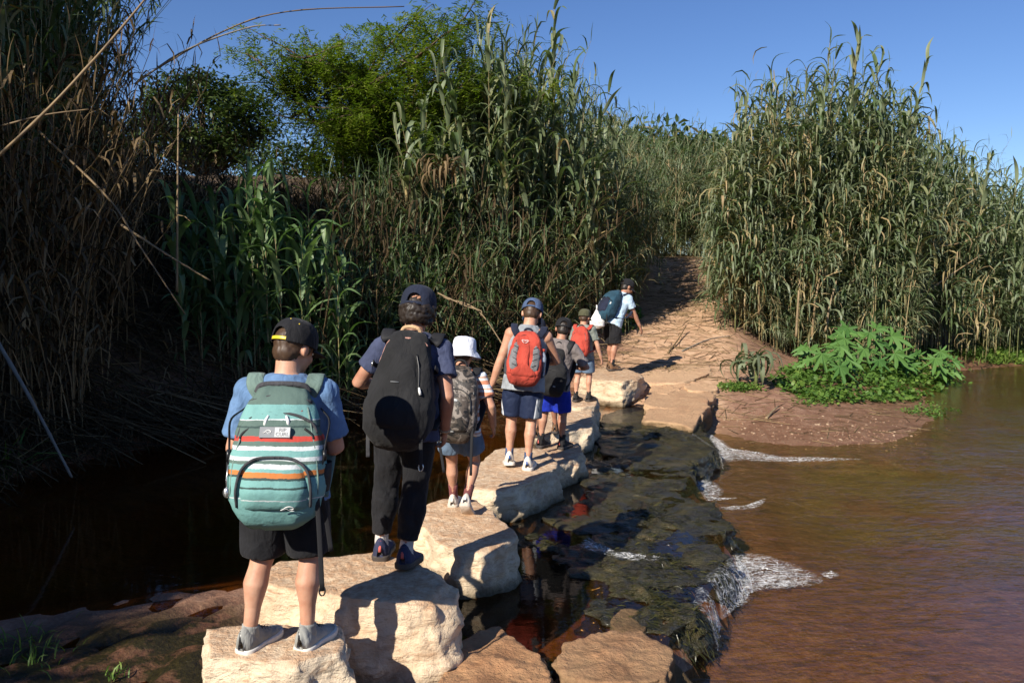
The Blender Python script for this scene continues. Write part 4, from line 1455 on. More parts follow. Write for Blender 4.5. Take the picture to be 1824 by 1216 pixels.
def castor(px, py, h, nleaf, spread, size, label, seed):
    r = random.Random(seed)
    p = on_ground(px, py, 0.1, 0)
    root = empty('castor_plant', p)
    tag(root, label, 'plant')
    mb = MB()
    mb.loft([(0, 0, -0.05), (0.02, 0, h * 0.5), (0.0, 0.02, h * 0.85)], [0.022, 0.016, 0.01], 7)
    mb.build('stem', MATS['reed_stem'], root)
    for i in range(nleaf):
        a = i * 2.4 + r.uniform(-.3, .3)
        t = 0.25 + 0.75 * (i + 0.5) / nleaf
        rad = spread * r.uniform(0.55, 1.0) * (1.15 - 0.45 * t)
        e = Vector((math.cos(a) * rad, math.sin(a) * rad, h * t + 0.08))
        pt = MB()
        pt.loft([(0, 0, h * t * 0.8), (e.x * .5, e.y * .5, h * t * .97), e], [0.008, 0.007, 0.005], 5)
        pt.build('leaf_stalk', MATS['reed_stem'], root)
        o = link('leaf', CASTOR, root)
        o.location = e
        s = size * r.uniform(0.75, 1.2)
        o.scale = (s, s, s)
        o.rotation_euler = (r.gauss(0, .2), 0.35 + r.gauss(0, .15), a)
        o.rotation_mode = 'QUATERNION'
        o.rotation_quaternion = Euler((0.55, -0.25, 0)).to_quaternion() @ Euler((r.gauss(0, .2), 0.30 + r.gauss(0, .15), a)).to_quaternion()


castor(1535, 672, 0.95, 18, 0.72, 0.74, 'largest castor plant with broad star-shaped leaves on the spit', 1)
castor(1465, 680, 0.62, 11, 0.5, 0.62, 'smaller castor plant left of the largest one', 2)
castor(1655, 682, 0.6, 11, 0.5, 0.62, 'castor plant at the right end of the green patch', 3)

# ground cover
hp_ = Heap()
def cover(n, pxr, pyr, hmax, sz, t0=0.5, power=1.0, per=14):
    for _ in range(n):
        u = rng.uniform(-1, 1); v = rng.uniform(-1, 1)
        if u * u + v * v > 1: continue
        p = on_ground((pxr[0] + pxr[1]) / 2 + u * (pxr[1] - pxr[0]) / 2, (pyr[0] + pyr[1]) / 2 + v * (pyr[1] - pyr[0]) / 2, 0.1, 0)
        k = per
        hh = hmax * (1 - 0.8 * (u * u + v * v)) * rng.uniform(0.4, 1)
        b = np.array(p) + rng.normal(0, 1, (k, 3)) * np.array([0.11, 0.11, 0]) + np.array([0, 0, 1]) * (rng.uniform(0.1, 1, k) * hh)[:, None]
        hp_.add(strips(b, rng.uniform(0, 6.28, k), rng.normal(0.25, 0.45, k), rng.uniform(0.7, 1.4, k) * sz, rng.uniform(0.75, 1.0, k) * sz, rng.normal(0.5, 0.3, k), np.clip(rng.normal(t0, 0.25, k), 0, 1), 2))


cover(420, (1375, 1705), (640, 718), 0.38, 0.085)
cover(130, (1540, 1700), (620, 690), 0.55, 0.085)
cover(60, (1420, 1480), (690, 722), 0.10, 0.05, 0.6)
cover(70, (1280, 1340), (682, 696), 0.06, 0.05, 0.7)
cover(36, (1610, 1700), (715, 745), 0.06, 0.045, 0.5)
cover(260, (1700, 1900), (600, 652), 0.5, 0.09, 0.75)
cover(60, (1085, 1135), (545, 590), 0.3, 0.09, 0.55)
o = hp_.build('ground_cover', MATS['herb_leaf'])
tag(o, 'low bright green leafy ground cover on the spit', 'ground cover', kind='stuff')

# grass tufts
def grass(name, px, py, n, L, label, W=0.008, mat='herb_leaf', spread=0.12, at=None):
    p = on_ground(px, py, 0.05, 0) if at is None else at
    hh = Heap()
    b = rng.normal(0, 1, (n, 3)) * np.array([spread, spread, 0])
    hh.add(strips(b, rng.uniform(0, 6.28, n), rng.normal(1.05, 0.3, n), rng.uniform(0.5, 1.2, n) * L, np.full(n, W), rng.uniform(0.5, 1.6, n), rng.uniform(0.2, 1, n), 4))
    o = hh.build(name, MATS[mat])
    o.location = p
    tag(o, label, 'grass', kind='stuff')


grass('grass_tuft', 20, 1165, 60, 0.14, 'small grass tuft at the lower left corner')
grass('grass_tuft', 60, 1175, 26, 0.12, 'thin grass sprig right of the corner tuft')
grass('grass_tuft', 205, 1205, 24, 0.08, 'tiny weed on the mud near the first stone', spread=0.03)
grass('grass_tuft', 10, 830, 26, 0.62, 'green reed shoot bending over the pool at the left edge', 0.02, spread=0.08, at=P(0, 850, 0.02))
grass('grass_tuft', 1750, 640, 220, 0.5, 'bright grass on the far bank at the right edge', 0.014, spread=0.6)
grass('grass_tuft', 1815, 632, 220, 0.5, 'bright grass at the extreme right on the far bank', 0.014, spread=0.6)

# wilted clump at the edge of the path, and a brown dead tuft hanging on the bank
def drooper(name, p, n, L, W, mat, label, cat, tint):
    root = empty(name, p)
    tag(root, label, cat)
    for k in range(n):
        hh = Heap()
        hh.add(strips(np.array([[random.gauss(0, .09), random.gauss(0, .09), random.gauss(0, .07)]]), np.array([random.uniform(0, 6.28)]), np.array([random.uniform(-0.2, 1.2)]), np.array([L * random.uniform(.7, 1.2)]),
                      np.array([W]), np.array([random.uniform(2.2, 3.2)]), np.array([random.uniform(*tint)]), 7))
        hh.build('leaf', MATS[mat], root)


p = on_ground(1345, 690, 0.2, 0)
drooper('wilted_reed', p + Vector((0, 0, 0.40)), 40, 0.66, 0.065, 'reed_leaf', 'wilted pale green reed clump at the right edge of the path', 'plant', (0.5, 0.75))
mb = MB()
mb.loft([(0, 0, -0.44), (0.02, 0, -0.2), (0, 0, 0.03)], [0.03, 0.03, 0.02], 7)
mb.build('stem', MATS['reed_stem'], [o for o in COL.objects if o.name.startswith('wilted_reed')][0])
p = P(790, 305, Y=12.9)
drooper('dead_reed_tuft', p, 46, 0.75, 0.035, 'dry_reed', 'brown dead leaf tuft hanging on the left bank', 'dead leaves', (0.35, 0.8))

# ------------------------------------------------------------------ gravel on the spit
peb = []
for s in range(4):
    mb = MB()
    mb.ball((0, 0, 0), (0.5, 0.42, 0.3), 6, 4)
    me = mb.mesh('pebble', None)
    peb.append(np.array([tuple(v) for v in mb.v]))
    pf = mb.f
hh = [[], [], 0]
tri = []
for k in range(900):
    if k < 600:
        px_, py_ = random.gauss(1500, 95), random.gauss(772, 14)
    elif k < 700:
        px_, py_ = random.uniform(1260, 1330), random.gauss(752, 10)
    else:
        px_, py_ = random.uniform(1300, 1700), random.uniform(725, 800)
    p = on_ground(px_, py_, -0.1, 0.0)
    if dist_poly(np.array([p.x]), np.array([p.y]), SPIT)[1][0] <= 0: continue
    s = 0.012 + 0.05 * random.random() ** 2.5
    a = random.uniform(0, 6.28)
    q = peb[0] * s * np.array([1, random.uniform(.7, 1), random.uniform(.6, 1)])
    q = np.stack([q[:, 0] * math.cos(a) - q[:, 1] * math.sin(a), q[:, 0] * math.sin(a) + q[:, 1] * math.cos(a), q[:, 2]], -1)
    b0 = hh[2]
    hh[0].append(q + np.array(p))
    tri += [tuple(i + b0 for i in f) for f in pf]
    hh[1].append(np.full(len(q), random.random()))
    hh[2] += len(q)
m, nt, out = new_mat('pebble')
principled(nt, out, ramp(nt, N(nt, 'Attribute', attribute_name='tint').outputs['Fac'], [(0, (0.20, 0.11, 0.065)), (0.6, (0.24, 0.145, 0.09)), (1, (0.40, 0.29, 0.19))]), 0.7, None, 0.3)
o = link('gravel', mesh_from('gravel', np.concatenate(hh[0]), tri, MATS['pebble'], True, {'tint': np.concatenate(hh[1])}))
tag(o, 'pale gravel scattered on the muddy spit', 'gravel', kind='stuff')

# ------------------------------------------------------------------ foam and spilling water
m, nt, out = new_mat('foam')
pos = geo(nt).outputs['Position']
ed = N(nt, 'Attribute', attribute_name='edge').outputs['Fac']
n1 = noise(nt, mapping(nt, pos, (1, 2.4, 0.5), (0, 0, 0.35)), 13, 7, 0.75, 1.6)
n2 = noise(nt, pos, 110, 4, 0.8)
warp = N(nt, 'TexNoise', i_Scale=7.0, i_Detail=3.0)
nt.links.new(pos, warp.inputs['Vector'])
wv = mixc(nt, 0.16, mapping(nt, pos, (0.8, 1.7, 0.7), (0, 0, 0.3)), warp.outputs['Color'])
nets = []
for sc, wd in ((13.0, 0.055), (34.0, 0.09)):
    vo = N(nt, 'TexVoronoi', feature='DISTANCE_TO_EDGE', i_Scale=sc)
    nt.links.new(wv, vo.inputs['Vector'])
    nets.append(maprange(nt, vo.outputs['Distance'], wd, wd * 0.25))
lace = math_n(nt, 'MAXIMUM', nets[0], math_n(nt, 'MULTIPLY', nets[1], 0.7))
clot = maprange(nt, math_n(nt, 'ADD', n1, math_n(nt, 'MULTIPLY', ed, 0.16)), 0.65, 0.84)
al = math_n(nt, 'MAXIMUM', math_n(nt, 'MULTIPLY', lace, maprange(nt, n1, 0.38, 0.56)), clot)
al = math_n(nt, 'MULTIPLY', al, maprange(nt, math_n(nt, 'ADD', ed, math_n(nt, 'MULTIPLY', math_n(nt, 'SUBTRACT', n1, 0.5), 0.9)), 0.0, 0.45))
p = principled(nt, out, (0.86, 0.86, 0.84), 0.5, bump(nt, n2, 0.6, 0.01), 0.4)
nt.links.new(al, p.inputs['Alpha'])


def foam(poly, z, label, dens=18):
    pts = [P(x, y, z) for x, y in poly]
    c = sum(pts, Vector()) / len(pts)
    V, F, E_ = [tuple(Vector((0, 0, 0.006)))], [], [1.0]
    n = len(pts) * 5
    ring = spline(pts + [pts[0]], n + 1)[:-1]
    rings = 9
    for r_ in range(1, rings + 1):
        s = r_ / rings
        for k, q in enumerate(ring):
            d = (q - c) * s
            hz = 0.012 * float(noise3(np.array([[q.x * 9 * s + r_, q.y * 9, r_ * 0.7]]))[0]) + 0.006
            V.append((d.x, d.y, hz + 0.002))
            E_.append(1 - s ** 1.5)
    for k in range(n):
        F.append((0, 1 + k, 1 + (k + 1) % n))
    for r_ in range(rings - 1):
        for k in range(n):
            a, b2 = 1 + r_ * n, 1 + (r_ + 1) * n
            F.append((a + k, a + (k + 1) % n, b2 + (k + 1) % n, b2 + k))
    o = link('foam', mesh_from('foam', V, F, MATS['foam'], True, {'edge': E_}))
    o.location = c
    tag(o, label, 'foam', kind='stuff')


foam([(1252, 1045), (1275, 1015), (1330, 1000), (1350, 1025), (1440, 1030), (1430, 1042), (1350, 1055), (1325, 1080), (1265, 1098), (1210, 1112), (1235, 1080)], -0.19, 'white foam below the nearest mossy slab')
foam([(1295, 985), (1325, 990), (1375, 1010), (1335, 1015), (1300, 1010)], -0.188, 'foam streak under the spilling tip of the ledge')
foam([(1238, 772), (1262, 770), (1290, 798), (1345, 805), (1400, 817), (1330, 822), (1285, 822), (1262, 800)], -0.19, 'foam under the far end of the ledge')
foam([(1330, 812), (1450, 815), (1540, 818), (1450, 823), (1340, 822)], -0.189, 'thin foam line drifting right below the spit')
foam([(1215, 850), (1245, 852), (1270, 866), (1240, 875), (1222, 870)], -0.19, 'small foam patch beside the second mossy slab')
foam([(1222, 882), (1290, 888), (1320, 888), (1260, 893)], -0.188, 'thin foam line beside the middle of the ledge')
foam([(1265, 957), (1300, 952), (1310, 960), (1280, 964)], -0.19, 'tiny foam patch under the long mossy slab')
foam([(1275, 905), (1340, 900), (1365, 888), (1350, 905), (1300, 910)], -0.188, 'wispy foam drifting off the middle of the ledge')
foam([(1215, 1112), (1250, 1070), (1300, 1050), (1310, 1085), (1260, 1105), (1225, 1122)], -0.187, 'second sheet of foam at the foot of the nearest fall')
foam([(1290, 1010), (1330, 985), (1400, 1000), (1470, 1035), (1400, 1050), (1320, 1040)], -0.186, 'lacy foam spreading right of the ledge tip')
foam([(1235, 780), (1270, 775), (1310, 806), (1290, 826), (1250, 815)], -0.186, 'frothy foam patch close under the far slab')
foam([(1212, 845), (1260, 852), (1290, 880), (1240, 895), (1215, 880)], -0.186, 'lacy foam beside the second mossy slab')
foam([(1460, 1022), (1480, 1018), (1495, 1026), (1475, 1032)], -0.189, 'small floating clot of foam on the river')
foam([(1030, 975), (1045, 955), (1060, 965), (1100, 985), (1060, 985)], 0.05, 'white water running between the mossy slabs')
foam([(1060, 985), (1120, 985), (1190, 995), (1130, 1000)], 0.05, 'thin white trickle across the mossy ledge')


def spill(pa, pb, label):
    """a thin curtain of falling water from the ledge edge to the river"""
    a, b = P(*pa, 0.03), P(*pb, 0.03)
    V, F, E_ = [], [], []
    nu, nv = 24, 8
    out_d = Vector((0.9, -0.2, 0)).normalized()
    for i in range(nu + 1):
        p = a.lerp(b, i / nu)
        w = 0.025 * float(noise3(np.array([[i * 0.6, pa[0], 1.3]]))[0])
        for j in range(nv + 1):
            t = j / nv
            V.append(p + out_d * (-0.05 + 0.14 * t ** 0.7 + w) + Vector((0, 0, 0.02 - 0.235 * t * t)))
            E_.append(0.08 + 0.35 * t)
    for i in range(nu):
        for j in range(nv):
            k = i * (nv + 1) + j
            F.append((k, k + 1, k + nv + 2, k + nv + 1))
    o = link('falling_water', mesh_from('falling_water', [tuple(v) for v in V], F, MATS['foam'], True, {'edge': E_}))
    tag(o, label, 'water', kind='stuff')


spill((1318, 996), (1262, 1038), 'water spilling off the slab tip')
spill((1275, 800), (1238, 775), 'water spilling off the far slab')
spill((1257, 1050), (1250, 1090), 'water spilling off the nearest mossy slab')

# shaggy algae on the mossy slabs, combed by the current
leaf_material('algae', [(0.0, (0.012, 0.013, 0.005)), (0.6, (0.036, 0.037, 0.010)), (1.0, (0.09, 0.082, 0.02))], 0.15, 0.35)
for o in [q for q in COL.objects if q.name.startswith('mossy_slab')]:
    me = o.data
    co = np.empty(len(me.vertices) * 3, np.float32); me.vertices.foreach_get('co', co)
    no = np.empty(len(me.vertices) * 3, np.float32); me.vertices.foreach_get('normal', no)
    co, no = co.reshape(-1, 3).astype(float), no.reshape(-1, 3).astype(float)
    ok = np.where(co[:, 2] > 0.16)[0]
    pick = rng.choice(ok, 2600)
    b0 = co[pick] + rng.normal(0, 0.012, (len(pick), 3)) * np.array([1, 1, 0])
    side_ = no[pick][:, 2] < 0.75
    az = rng.normal(-0.35, 0.5, len(pick))
    hh = Heap()
    hh.add(strips(b0, az, np.where(side_, -0.6, 0.12) + rng.normal(0, 0.2, len(pick)), rng.uniform(0.03, 0.085, len(pick)), rng.uniform(0.004, 0.009, len(pick)), rng.uniform(0.2, 0.9, len(pick)), rng.beta(1.5, 2, len(pick)), 2))
    oo = hh.build('algae', MATS['algae'], o)
    oo['kind'] = 'stuff'

# ------------------------------------------------------------------ people
def skin_mat(name, c):
    m, nt, out = new_mat(name)
    co = obj_co(nt)
    n1 = noise(nt, co, 14, 4)
    cc = mixc(nt, maprange(nt, n1, 0.35, 0.65), tuple(v * q for v, q in zip(c, (0.86, 0.74, 0.70))), tuple(min(1, v * 1.08) for v in c))
    cc = mixc(nt, maprange(nt, noise(nt, co, 60, 3), 0.5, 0.75, 0, 0.3), cc, tuple(v * 0.75 for v in c))
    principled(nt, out, cc, 0.55, bump(nt, noise(nt, co, 220, 3), 0.12, 0.002), 0.4, Subsurface_Weight=0.08, Subsurface_Radius=(0.02, 0.008, 0.004), Subsurface_Scale=0.3)
    return m


skin_mat('fair_skin', (0.52, 0.29, 0.19))
skin_mat('tan_skin', (0.42, 0.22, 0.14))
m_plain('dark_hair', (0.022, 0.015, 0.011), 0.5, 0.4, 0.5, 60)
m_plain('brown_hair', (0.06, 0.033, 0.018), 0.5, 0.4, 0.4, 60)
m_plain('eye_white', (0.7, 0.68, 0.65), 0.3)
m_plain('eye_dark', (0.03, 0.018, 0.01), 0.2)
m_plain('lip', (0.42, 0.16, 0.13), 0.5)
m_plain('black_strap', (0.014, 0.014, 0.016), 0.7, 0.3)
m_plain('black_plastic', (0.012, 0.012, 0.013), 0.35, 0.5)
m_plain('steel', (0.55, 0.55, 0.55), 0.3, 0.5, Metallic=0.9)
m_plain('white_rubber', (0.60, 0.57, 0.52), 0.6, 0.4, 0.15)
m_plain('dirty_white_rubber', (0.50, 0.43, 0.36), 0.7, 0.3, 0.25)
m_plain('yellow_rubber', (0.50, 0.46, 0.16), 0.6)
m_plain('dark_rubber', (0.05, 0.04, 0.035), 0.7)
m_plain('yellow_plastic', (0.72, 0.52, 0.03), 0.4)
m_plain('white_print', (0.75, 0.75, 0.72), 0.6)
m_plain('grey_print', (0.22, 0.23, 0.24), 0.7)
m_plain('light_grey_print', (0.50, 0.51, 0.50), 0.7)
for nm, c in {'black_cloth': (0.011, 0.011, 0.013), 'black_cap': (0.010, 0.010, 0.012), 'navy_cap': (0.012, 0.016, 0.032), 'blue_cap': (0.055, 0.085, 0.16), 'olive_cap': (0.075, 0.075, 0.04),
              'blue_shirt': (0.115, 0.205, 0.36), 'navy_shirt': (0.045, 0.055, 0.105), 'denim_blue': (0.11, 0.16, 0.23), 'white_cotton': (0.72, 0.74, 0.80), 'grey_cotton': (0.26, 0.28, 0.30),
              'navy_shorts': (0.010, 0.018, 0.050), 'royal_blue': (0.008, 0.025, 0.33), 'pale_blue_shirt': (0.42, 0.55, 0.66), 'teal_pack': (0.018, 0.055, 0.085), 'red_pack': (0.40, 0.055, 0.035),
              'grey_pack': (0.16, 0.16, 0.165), 'navy_pack': (0.012, 0.016, 0.034), 'black_pack': (0.014, 0.014, 0.015), 'grey_shoe': (0.27, 0.27, 0.25), 'navy_shoe': (0.03, 0.035, 0.075), 'white_shoe': (0.62, 0.56, 0.48),
              'blue_shoe': (0.03, 0.08, 0.25), 'black_shoe': (0.022, 0.02, 0.02), 'brown_boot': (0.17, 0.09, 0.045), 'burgundy_sock': (0.16, 0.05, 0.05), 'black_sock': (0.015, 0.015, 0.016),
              'white_sock': (0.60, 0.56, 0.52), 'blue_sock': (0.05, 0.08, 0.16), 'green_grey_shirt': (0.20, 0.22, 0.19), 'grey_brown_shirt': (0.20, 0.17, 0.16), 'coral': (0.55, 0.12, 0.10), 'tan_strap': (0.42, 0.27, 0.15),
              'grey_trim': (0.05, 0.05, 0.055), 'sage_cloth': (0.13, 0.19, 0.165), 'pink_piping': (0.45, 0.24, 0.19), 'white_bag': (0.72, 0.71, 0.68)}.items():
    m_cloth(nm, c)

# striped orange and white shirt
m, nt, out = new_mat('striped_shirt')
co = obj_co(nt)
sp = N(nt, 'SeparateXYZ'); nt.links.new(co, sp.inputs[0])
w = math_n(nt, 'FRACT', math_n(nt, 'MULTIPLY', math_n(nt, 'ADD', sp.outputs[2], math_n(nt, 'MULTIPLY', noise(nt, co, 6, 2), 0.02)), 13.0))
c = ramp(nt, w, [(0.0, (0.60, 0.24, 0.14)), (0.34, (0.68, 0.66, 0.62)), (0.55, (0.62, 0.36, 0.26)), (0.7, (0.66, 0.70, 0.72))], 'CONSTANT')
principled(nt, out, c, 0.85, bump(nt, noise(nt, co, 16, 3), 0.4, 0.02), 0.2)

# camouflage
m, nt, out = new_mat('camo_pack')
co = obj_co(nt)
a_ = noise(nt, mapping(nt, co, (1, 1, 1.25)), 11, 2, 0.5, 1.2)
b_ = noise(nt, mapping(nt, co, (1, 1, 1.25), loc=(3, 5, 1)), 13, 2, 0.5, 1.2)
c = mixc(nt, maprange(nt, a_, 0.50, 0.515), (0.085, 0.068, 0.055), (0.035, 0.030, 0.026))
c = mixc(nt, maprange(nt, b_, 0.56, 0.575), c, (0.20, 0.17, 0.145))
c = mixc(nt, maprange(nt, b_, 0.40, 0.385), c, (0.012, 0.012, 0.012))
principled(nt, out, c, 0.55, bump(nt, noise(nt, co, 14, 3), 0.45, 0.02), 0.4)

# mint pack with painted stripes
MINT, SAGE, WHT, RED_, ORG, DRK = (0.165, 0.345, 0.325), (0.095, 0.145, 0.125), (0.56, 0.60, 0.60), (0.46, 0.055, 0.04), (0.52, 0.18, 0.05), (0.04, 0.07, 0.065)


def stripe_mat(name, stops, height):
    m, nt, out = new_mat(name)
    co = obj_co(nt)
    sp = N(nt, 'SeparateXYZ'); nt.links.new(co, sp.inputs[0])
    wob = math_n(nt, 'ADD', math_n(nt, 'MULTIPLY', math_n(nt, 'SUBTRACT', noise(nt, mapping(nt, co, (5, 5, 14)), 6, 4, 0.7), 0.5), 0.022),
                 math_n(nt, 'MULTIPLY', math_n(nt, 'SUBTRACT', noise(nt, co, 5, 2), 0.5), 0.03))
    z = math_n(nt, 'ADD', math_n(nt, 'MULTIPLY', sp.outputs[2], 1 / height), wob)
    c = ramp(nt, z, stops, 'CONSTANT')
    wear = noise(nt, mapping(nt, co, (9, 9, 1.5)), 14, 5, 0.75)
    c = mixc(nt, maprange(nt, wear, 0.60, 0.72, 0, 0.55), c, mixc(nt, 1.0, c, (0.45, 0.5, 0.5), 'MULTIPLY'))
    c = mixc(nt, maprange(nt, noise(nt, mapping(nt, co, (3, 3, 18)), 9, 4, 0.7), 0.62, 0.72, 0, 0.6), c, DRK)
    n = bump(nt, noise(nt, co, 15, 3), 0.35, 0.02)
    principled(nt, out, c, 0.8, bump(nt, noise(nt, co, 600, 1), 0.2, 0.001, n), 0.25)
    return m


stripe_mat('mint_stripes', [(0.0, MINT), (0.165, WHT), (0.172, MINT), (0.335, DRK), (0.35, ORG), (0.385, MINT), (0.43, SAGE), (0.455, WHT), (0.485, MINT), (0.535, WHT), (0.565, SAGE), (0.60, RED_), (0.64, SAGE), (0.70, DRK), (0.715, SAGE), (0.76, WHT), (0.768, MINT), (0.88, SAGE)], 0.48)
stripe_mat('mint_pocket', [(0.0, MINT), (0.155, WHT), (0.163, MINT), (0.25, DRK), (0.262, MINT), (0.315, DRK), (0.335, ORG), (0.375, MINT), (0.40, WHT), (0.435, SAGE), (0.475, RED_), (0.515, MINT)], 0.48)


def remesh(o, voxel, smooth=4):
    md = o.modifiers.new('r', 'REMESH')
    md.mode = 'VOXEL'
    md.voxel_size = voxel
    ms = o.modifiers.new('s', 'SMOOTH')
    ms.iterations = smooth
    ms.factor = 0.5
    dg = bpy.context.evaluated_depsgraph_get()
    me = bpy.data.meshes.new_from_object(o.evaluated_get(dg))
    old = o.data
    o.modifiers.clear()
    o.data = me
    me.name = old.name
    bpy.data.meshes.remove(old)
    me.polygons.foreach_set('use_smooth', np.ones(len(me.polygons), bool))
    return o


def wrinkle(o, amp, scale, seed=0.0, octaves=3):
    me = o.data
    n = len(me.vertices)
    co = np.empty(n * 3, np.float32)
    me.vertices.foreach_get('co', co)
    no = np.empty(n * 3, np.float32)
    me.vertices.foreach_get('normal', no)
    co, no = co.reshape(-1, 3).astype(float), no.reshape(-1, 3)
    q = co * np.array(scale) + seed
    warp = np.stack([noise3(q * 0.5 + 5), noise3(q * 0.5 + 9), noise3(q * 0.5 + 13)], -1)
    d = fbm(q + warp * 1.2, octaves)
    ridge = 0.5 - np.abs(d) * 2
    co = co + no * (amp * (d * 0.8 + ridge * 0.5))[:, None]
    me.vertices.foreach_set('co', co.astype(np.float32).ravel())
    me.update()


def ik(a, b, l1, l2, pole):
    """middle joint between a and b"""
    a, b, pole = Vector(a), Vector(b), Vector(pole)
    d = b - a
    L = d.length
    if L > (l1 + l2) * 0.999:
        b = a + d.normalized() * (l1 + l2) * 0.999
        d = b - a
        L = d.length
    x = (l1 * l1 - l2 * l2 + L * L) / (2 * L)
    hgt = math.sqrt(max(0, l1 * l1 - x * x))
    n = d.normalized()
    p = pole - n * pole.dot(n)
    p.normalize()
    return a + n * x + p * hgt, b


def lathe(prof, n=36, sx=1.0, sy=1.0):
    V, F = [], []
    for r, z in prof:
        for k in range(n):
            a = 2 * math.pi * k / n
            V.append((r * sx * math.cos(a), r * sy * math.sin(a), z))
    for i in range(len(prof) - 1):
        for k in range(n):
            k2 = (k + 1) % n
            F.append((i * n + k, i * n + k2, (i + 1) * n + k2, (i + 1) * n + k))
    return V, F


def hand(mb, w, d, nrm, thumb, s, curl):
    """palm and five fingers; nrm points out of the palm, thumb is the side of the thumb"""
    d = d.normalized()
    nrm = (nrm - d * nrm.dot(d)).normalized()
    a = d.cross(nrm)
    if a.dot(thumb) < 0: a = -a
    mb.loft([w - d * 0.10 * s, w + d * 0.08 * s, w + d * 0.30 * s, w + d * 0.52 * s], [(0.13 * s, 0.10 * s), (0.16 * s, 0.10 * s), (0.215 * s, 0.10 * s), (0.20 * s, 0.075 * s)], 12, side=a)
    for i, L in enumerate((0.40, 0.46, 0.43, 0.34)):
        p = w + d * (0.50 - 0.015 * i) * s + a * (0.15 - 0.10 * i) * s
        dd = d.copy()
        pts = [p - d * 0.05 * s, p]
        for k, fr in enumerate((0.42, 0.32, 0.26)):
            ang = curl * (0.6 + 0.4 * k) * (1 + 0.08 * i)
            ax = d.cross(nrm)
            dd = Matrix.Rotation(ang, 3, ax) @ dd
            p = p + dd * L * s * fr
            pts.append(p)
        mb.loft(pts, [0.062 * s, 0.062 * s, 0.056 * s, 0.050 * s, 0.036 * s], 8, side=a)
    p = w + d * 0.12 * s + a * 0.13 * s
    d1 = (d * 0.62 + a * 0.62 + nrm * 0.35).normalized()
    d2 = (d * 0.9 + a * 0.2 + nrm * 0.4).normalized()
    mb.loft([p, p + d1 * 0.22 * s, p + d1 * 0.22 * s + d2 * 0.18 * s, p + d1 * 0.22 * s + d2 * 0.32 * s], [0.085 * s, 0.075 * s, 0.062 * s, 0.04 * s], 8)


def shoe(parent, M, L, mats, label=None):
    """upper, sole, collar; M maps foot space (toe along +y, ground z = 0) to the person"""
    ys_ = [-0.37, -0.352, -0.27, -0.12, 0.05, 0.20, 0.35, 0.48, 0.58, 0.64, 0.66]
    ws = [0.07, 0.130, 0.172, 0.176, 0.165, 0.180, 0.20, 0.195, 0.16, 0.10, 0.04]
    hs = [0.30, 0.46, 0.51, 0.50, 0.43, 0.33, 0.26, 0.22, 0.19, 0.15, 0.10]
    n = 20
    V, F = [], []
    for y, w, h in zip(ys_, ws, hs):
        for k in range(n):
            a = 2 * math.pi * k / n
            x, z = w * math.cos(a), math.sin(a)
            z = 0.10 + (h - 0.10) * (max(0, z) ** 0.8) if z > 0 else 0.06
            V.append(M @ (Vector((x * (1 - 0.25 * max(0, math.sin(a))), y, z)) * L))
    m_ = len(ys_)
    for i in range(m_ - 1):
        for k in range(n):
            k2 = (k + 1) % n
            F.append((i * n + k, i * n + k2, (i + 1) * n + k2, (i + 1) * n + k))
    F.append(tuple(range(n)))
    F.append(tuple(reversed(range((m_ - 1) * n, m_ * n))))
    o = link('shoe', mesh_from('shoe', [tuple(v) for v in V], F, mats[0], True), parent)
    V, F = [], []
    out_ = [(w * 1.10 + 0.004, y) for y, w in zip(ys_, ws)]
    ring = [(w, y) for w, y in out_] + [(-w, y) for w, y in reversed(out_)]
    nr = len(ring)
    lev = [(0.0, 0.94), (0.012, 1.0), (0.10, 1.02), (0.125, 0.95)]
    for z, s in lev:
        for x, y in ring:
            up = 0.03 * max(0, (y - 0.45) / 0.2)
            V.append(M @ (Vector((x * s, (y - 0.18) * (0.98 + 0.02 * s) + 0.18, z + up)) * L))
    for i in range(len(lev) - 1):
        for k in range(nr):
            k2 = (k + 1) % nr
            F.append((i * nr + k, i * nr + k2, (i + 1) * nr + k2, (i + 1) * nr + k))
    F.append(tuple(reversed(range(nr))))
    F.append(tuple(range((len(lev) - 1) * nr, len(lev) * nr)))
    link('sole', mesh_from('sole', [tuple(v) for v in V], F, mats[1], True), o)
    # tongue and laces, heel tab
    mb = MB()
    for k in range(4):
        y = 0.12 + 0.07 * k
        z = float(np.interp(y, ys_, hs)) + 0.006
        mb.loft([M @ (Vector((-0.09, y, z - 0.05)) * L), M @ (Vector((0, y + 0.01, z)) * L), M @ (Vector((0.09, y, z - 0.05)) * L)], [0.012 * L] * 3, 6)
    mb.build('laces', mats[2], o)
    mb = MB()
    mb.loft([M @ (Vector((0, -0.372, 0.22)) * L), M @ (Vector((0, -0.362, 0.31)) * L), M @ (Vector((0, -0.33, 0.46)) * L)], [(0.035 * L, 0.012 * L)] * 3, 8)
    mb.build('heel_tab', mats[3] if len(mats) > 3 else mats[2], o)
    return o


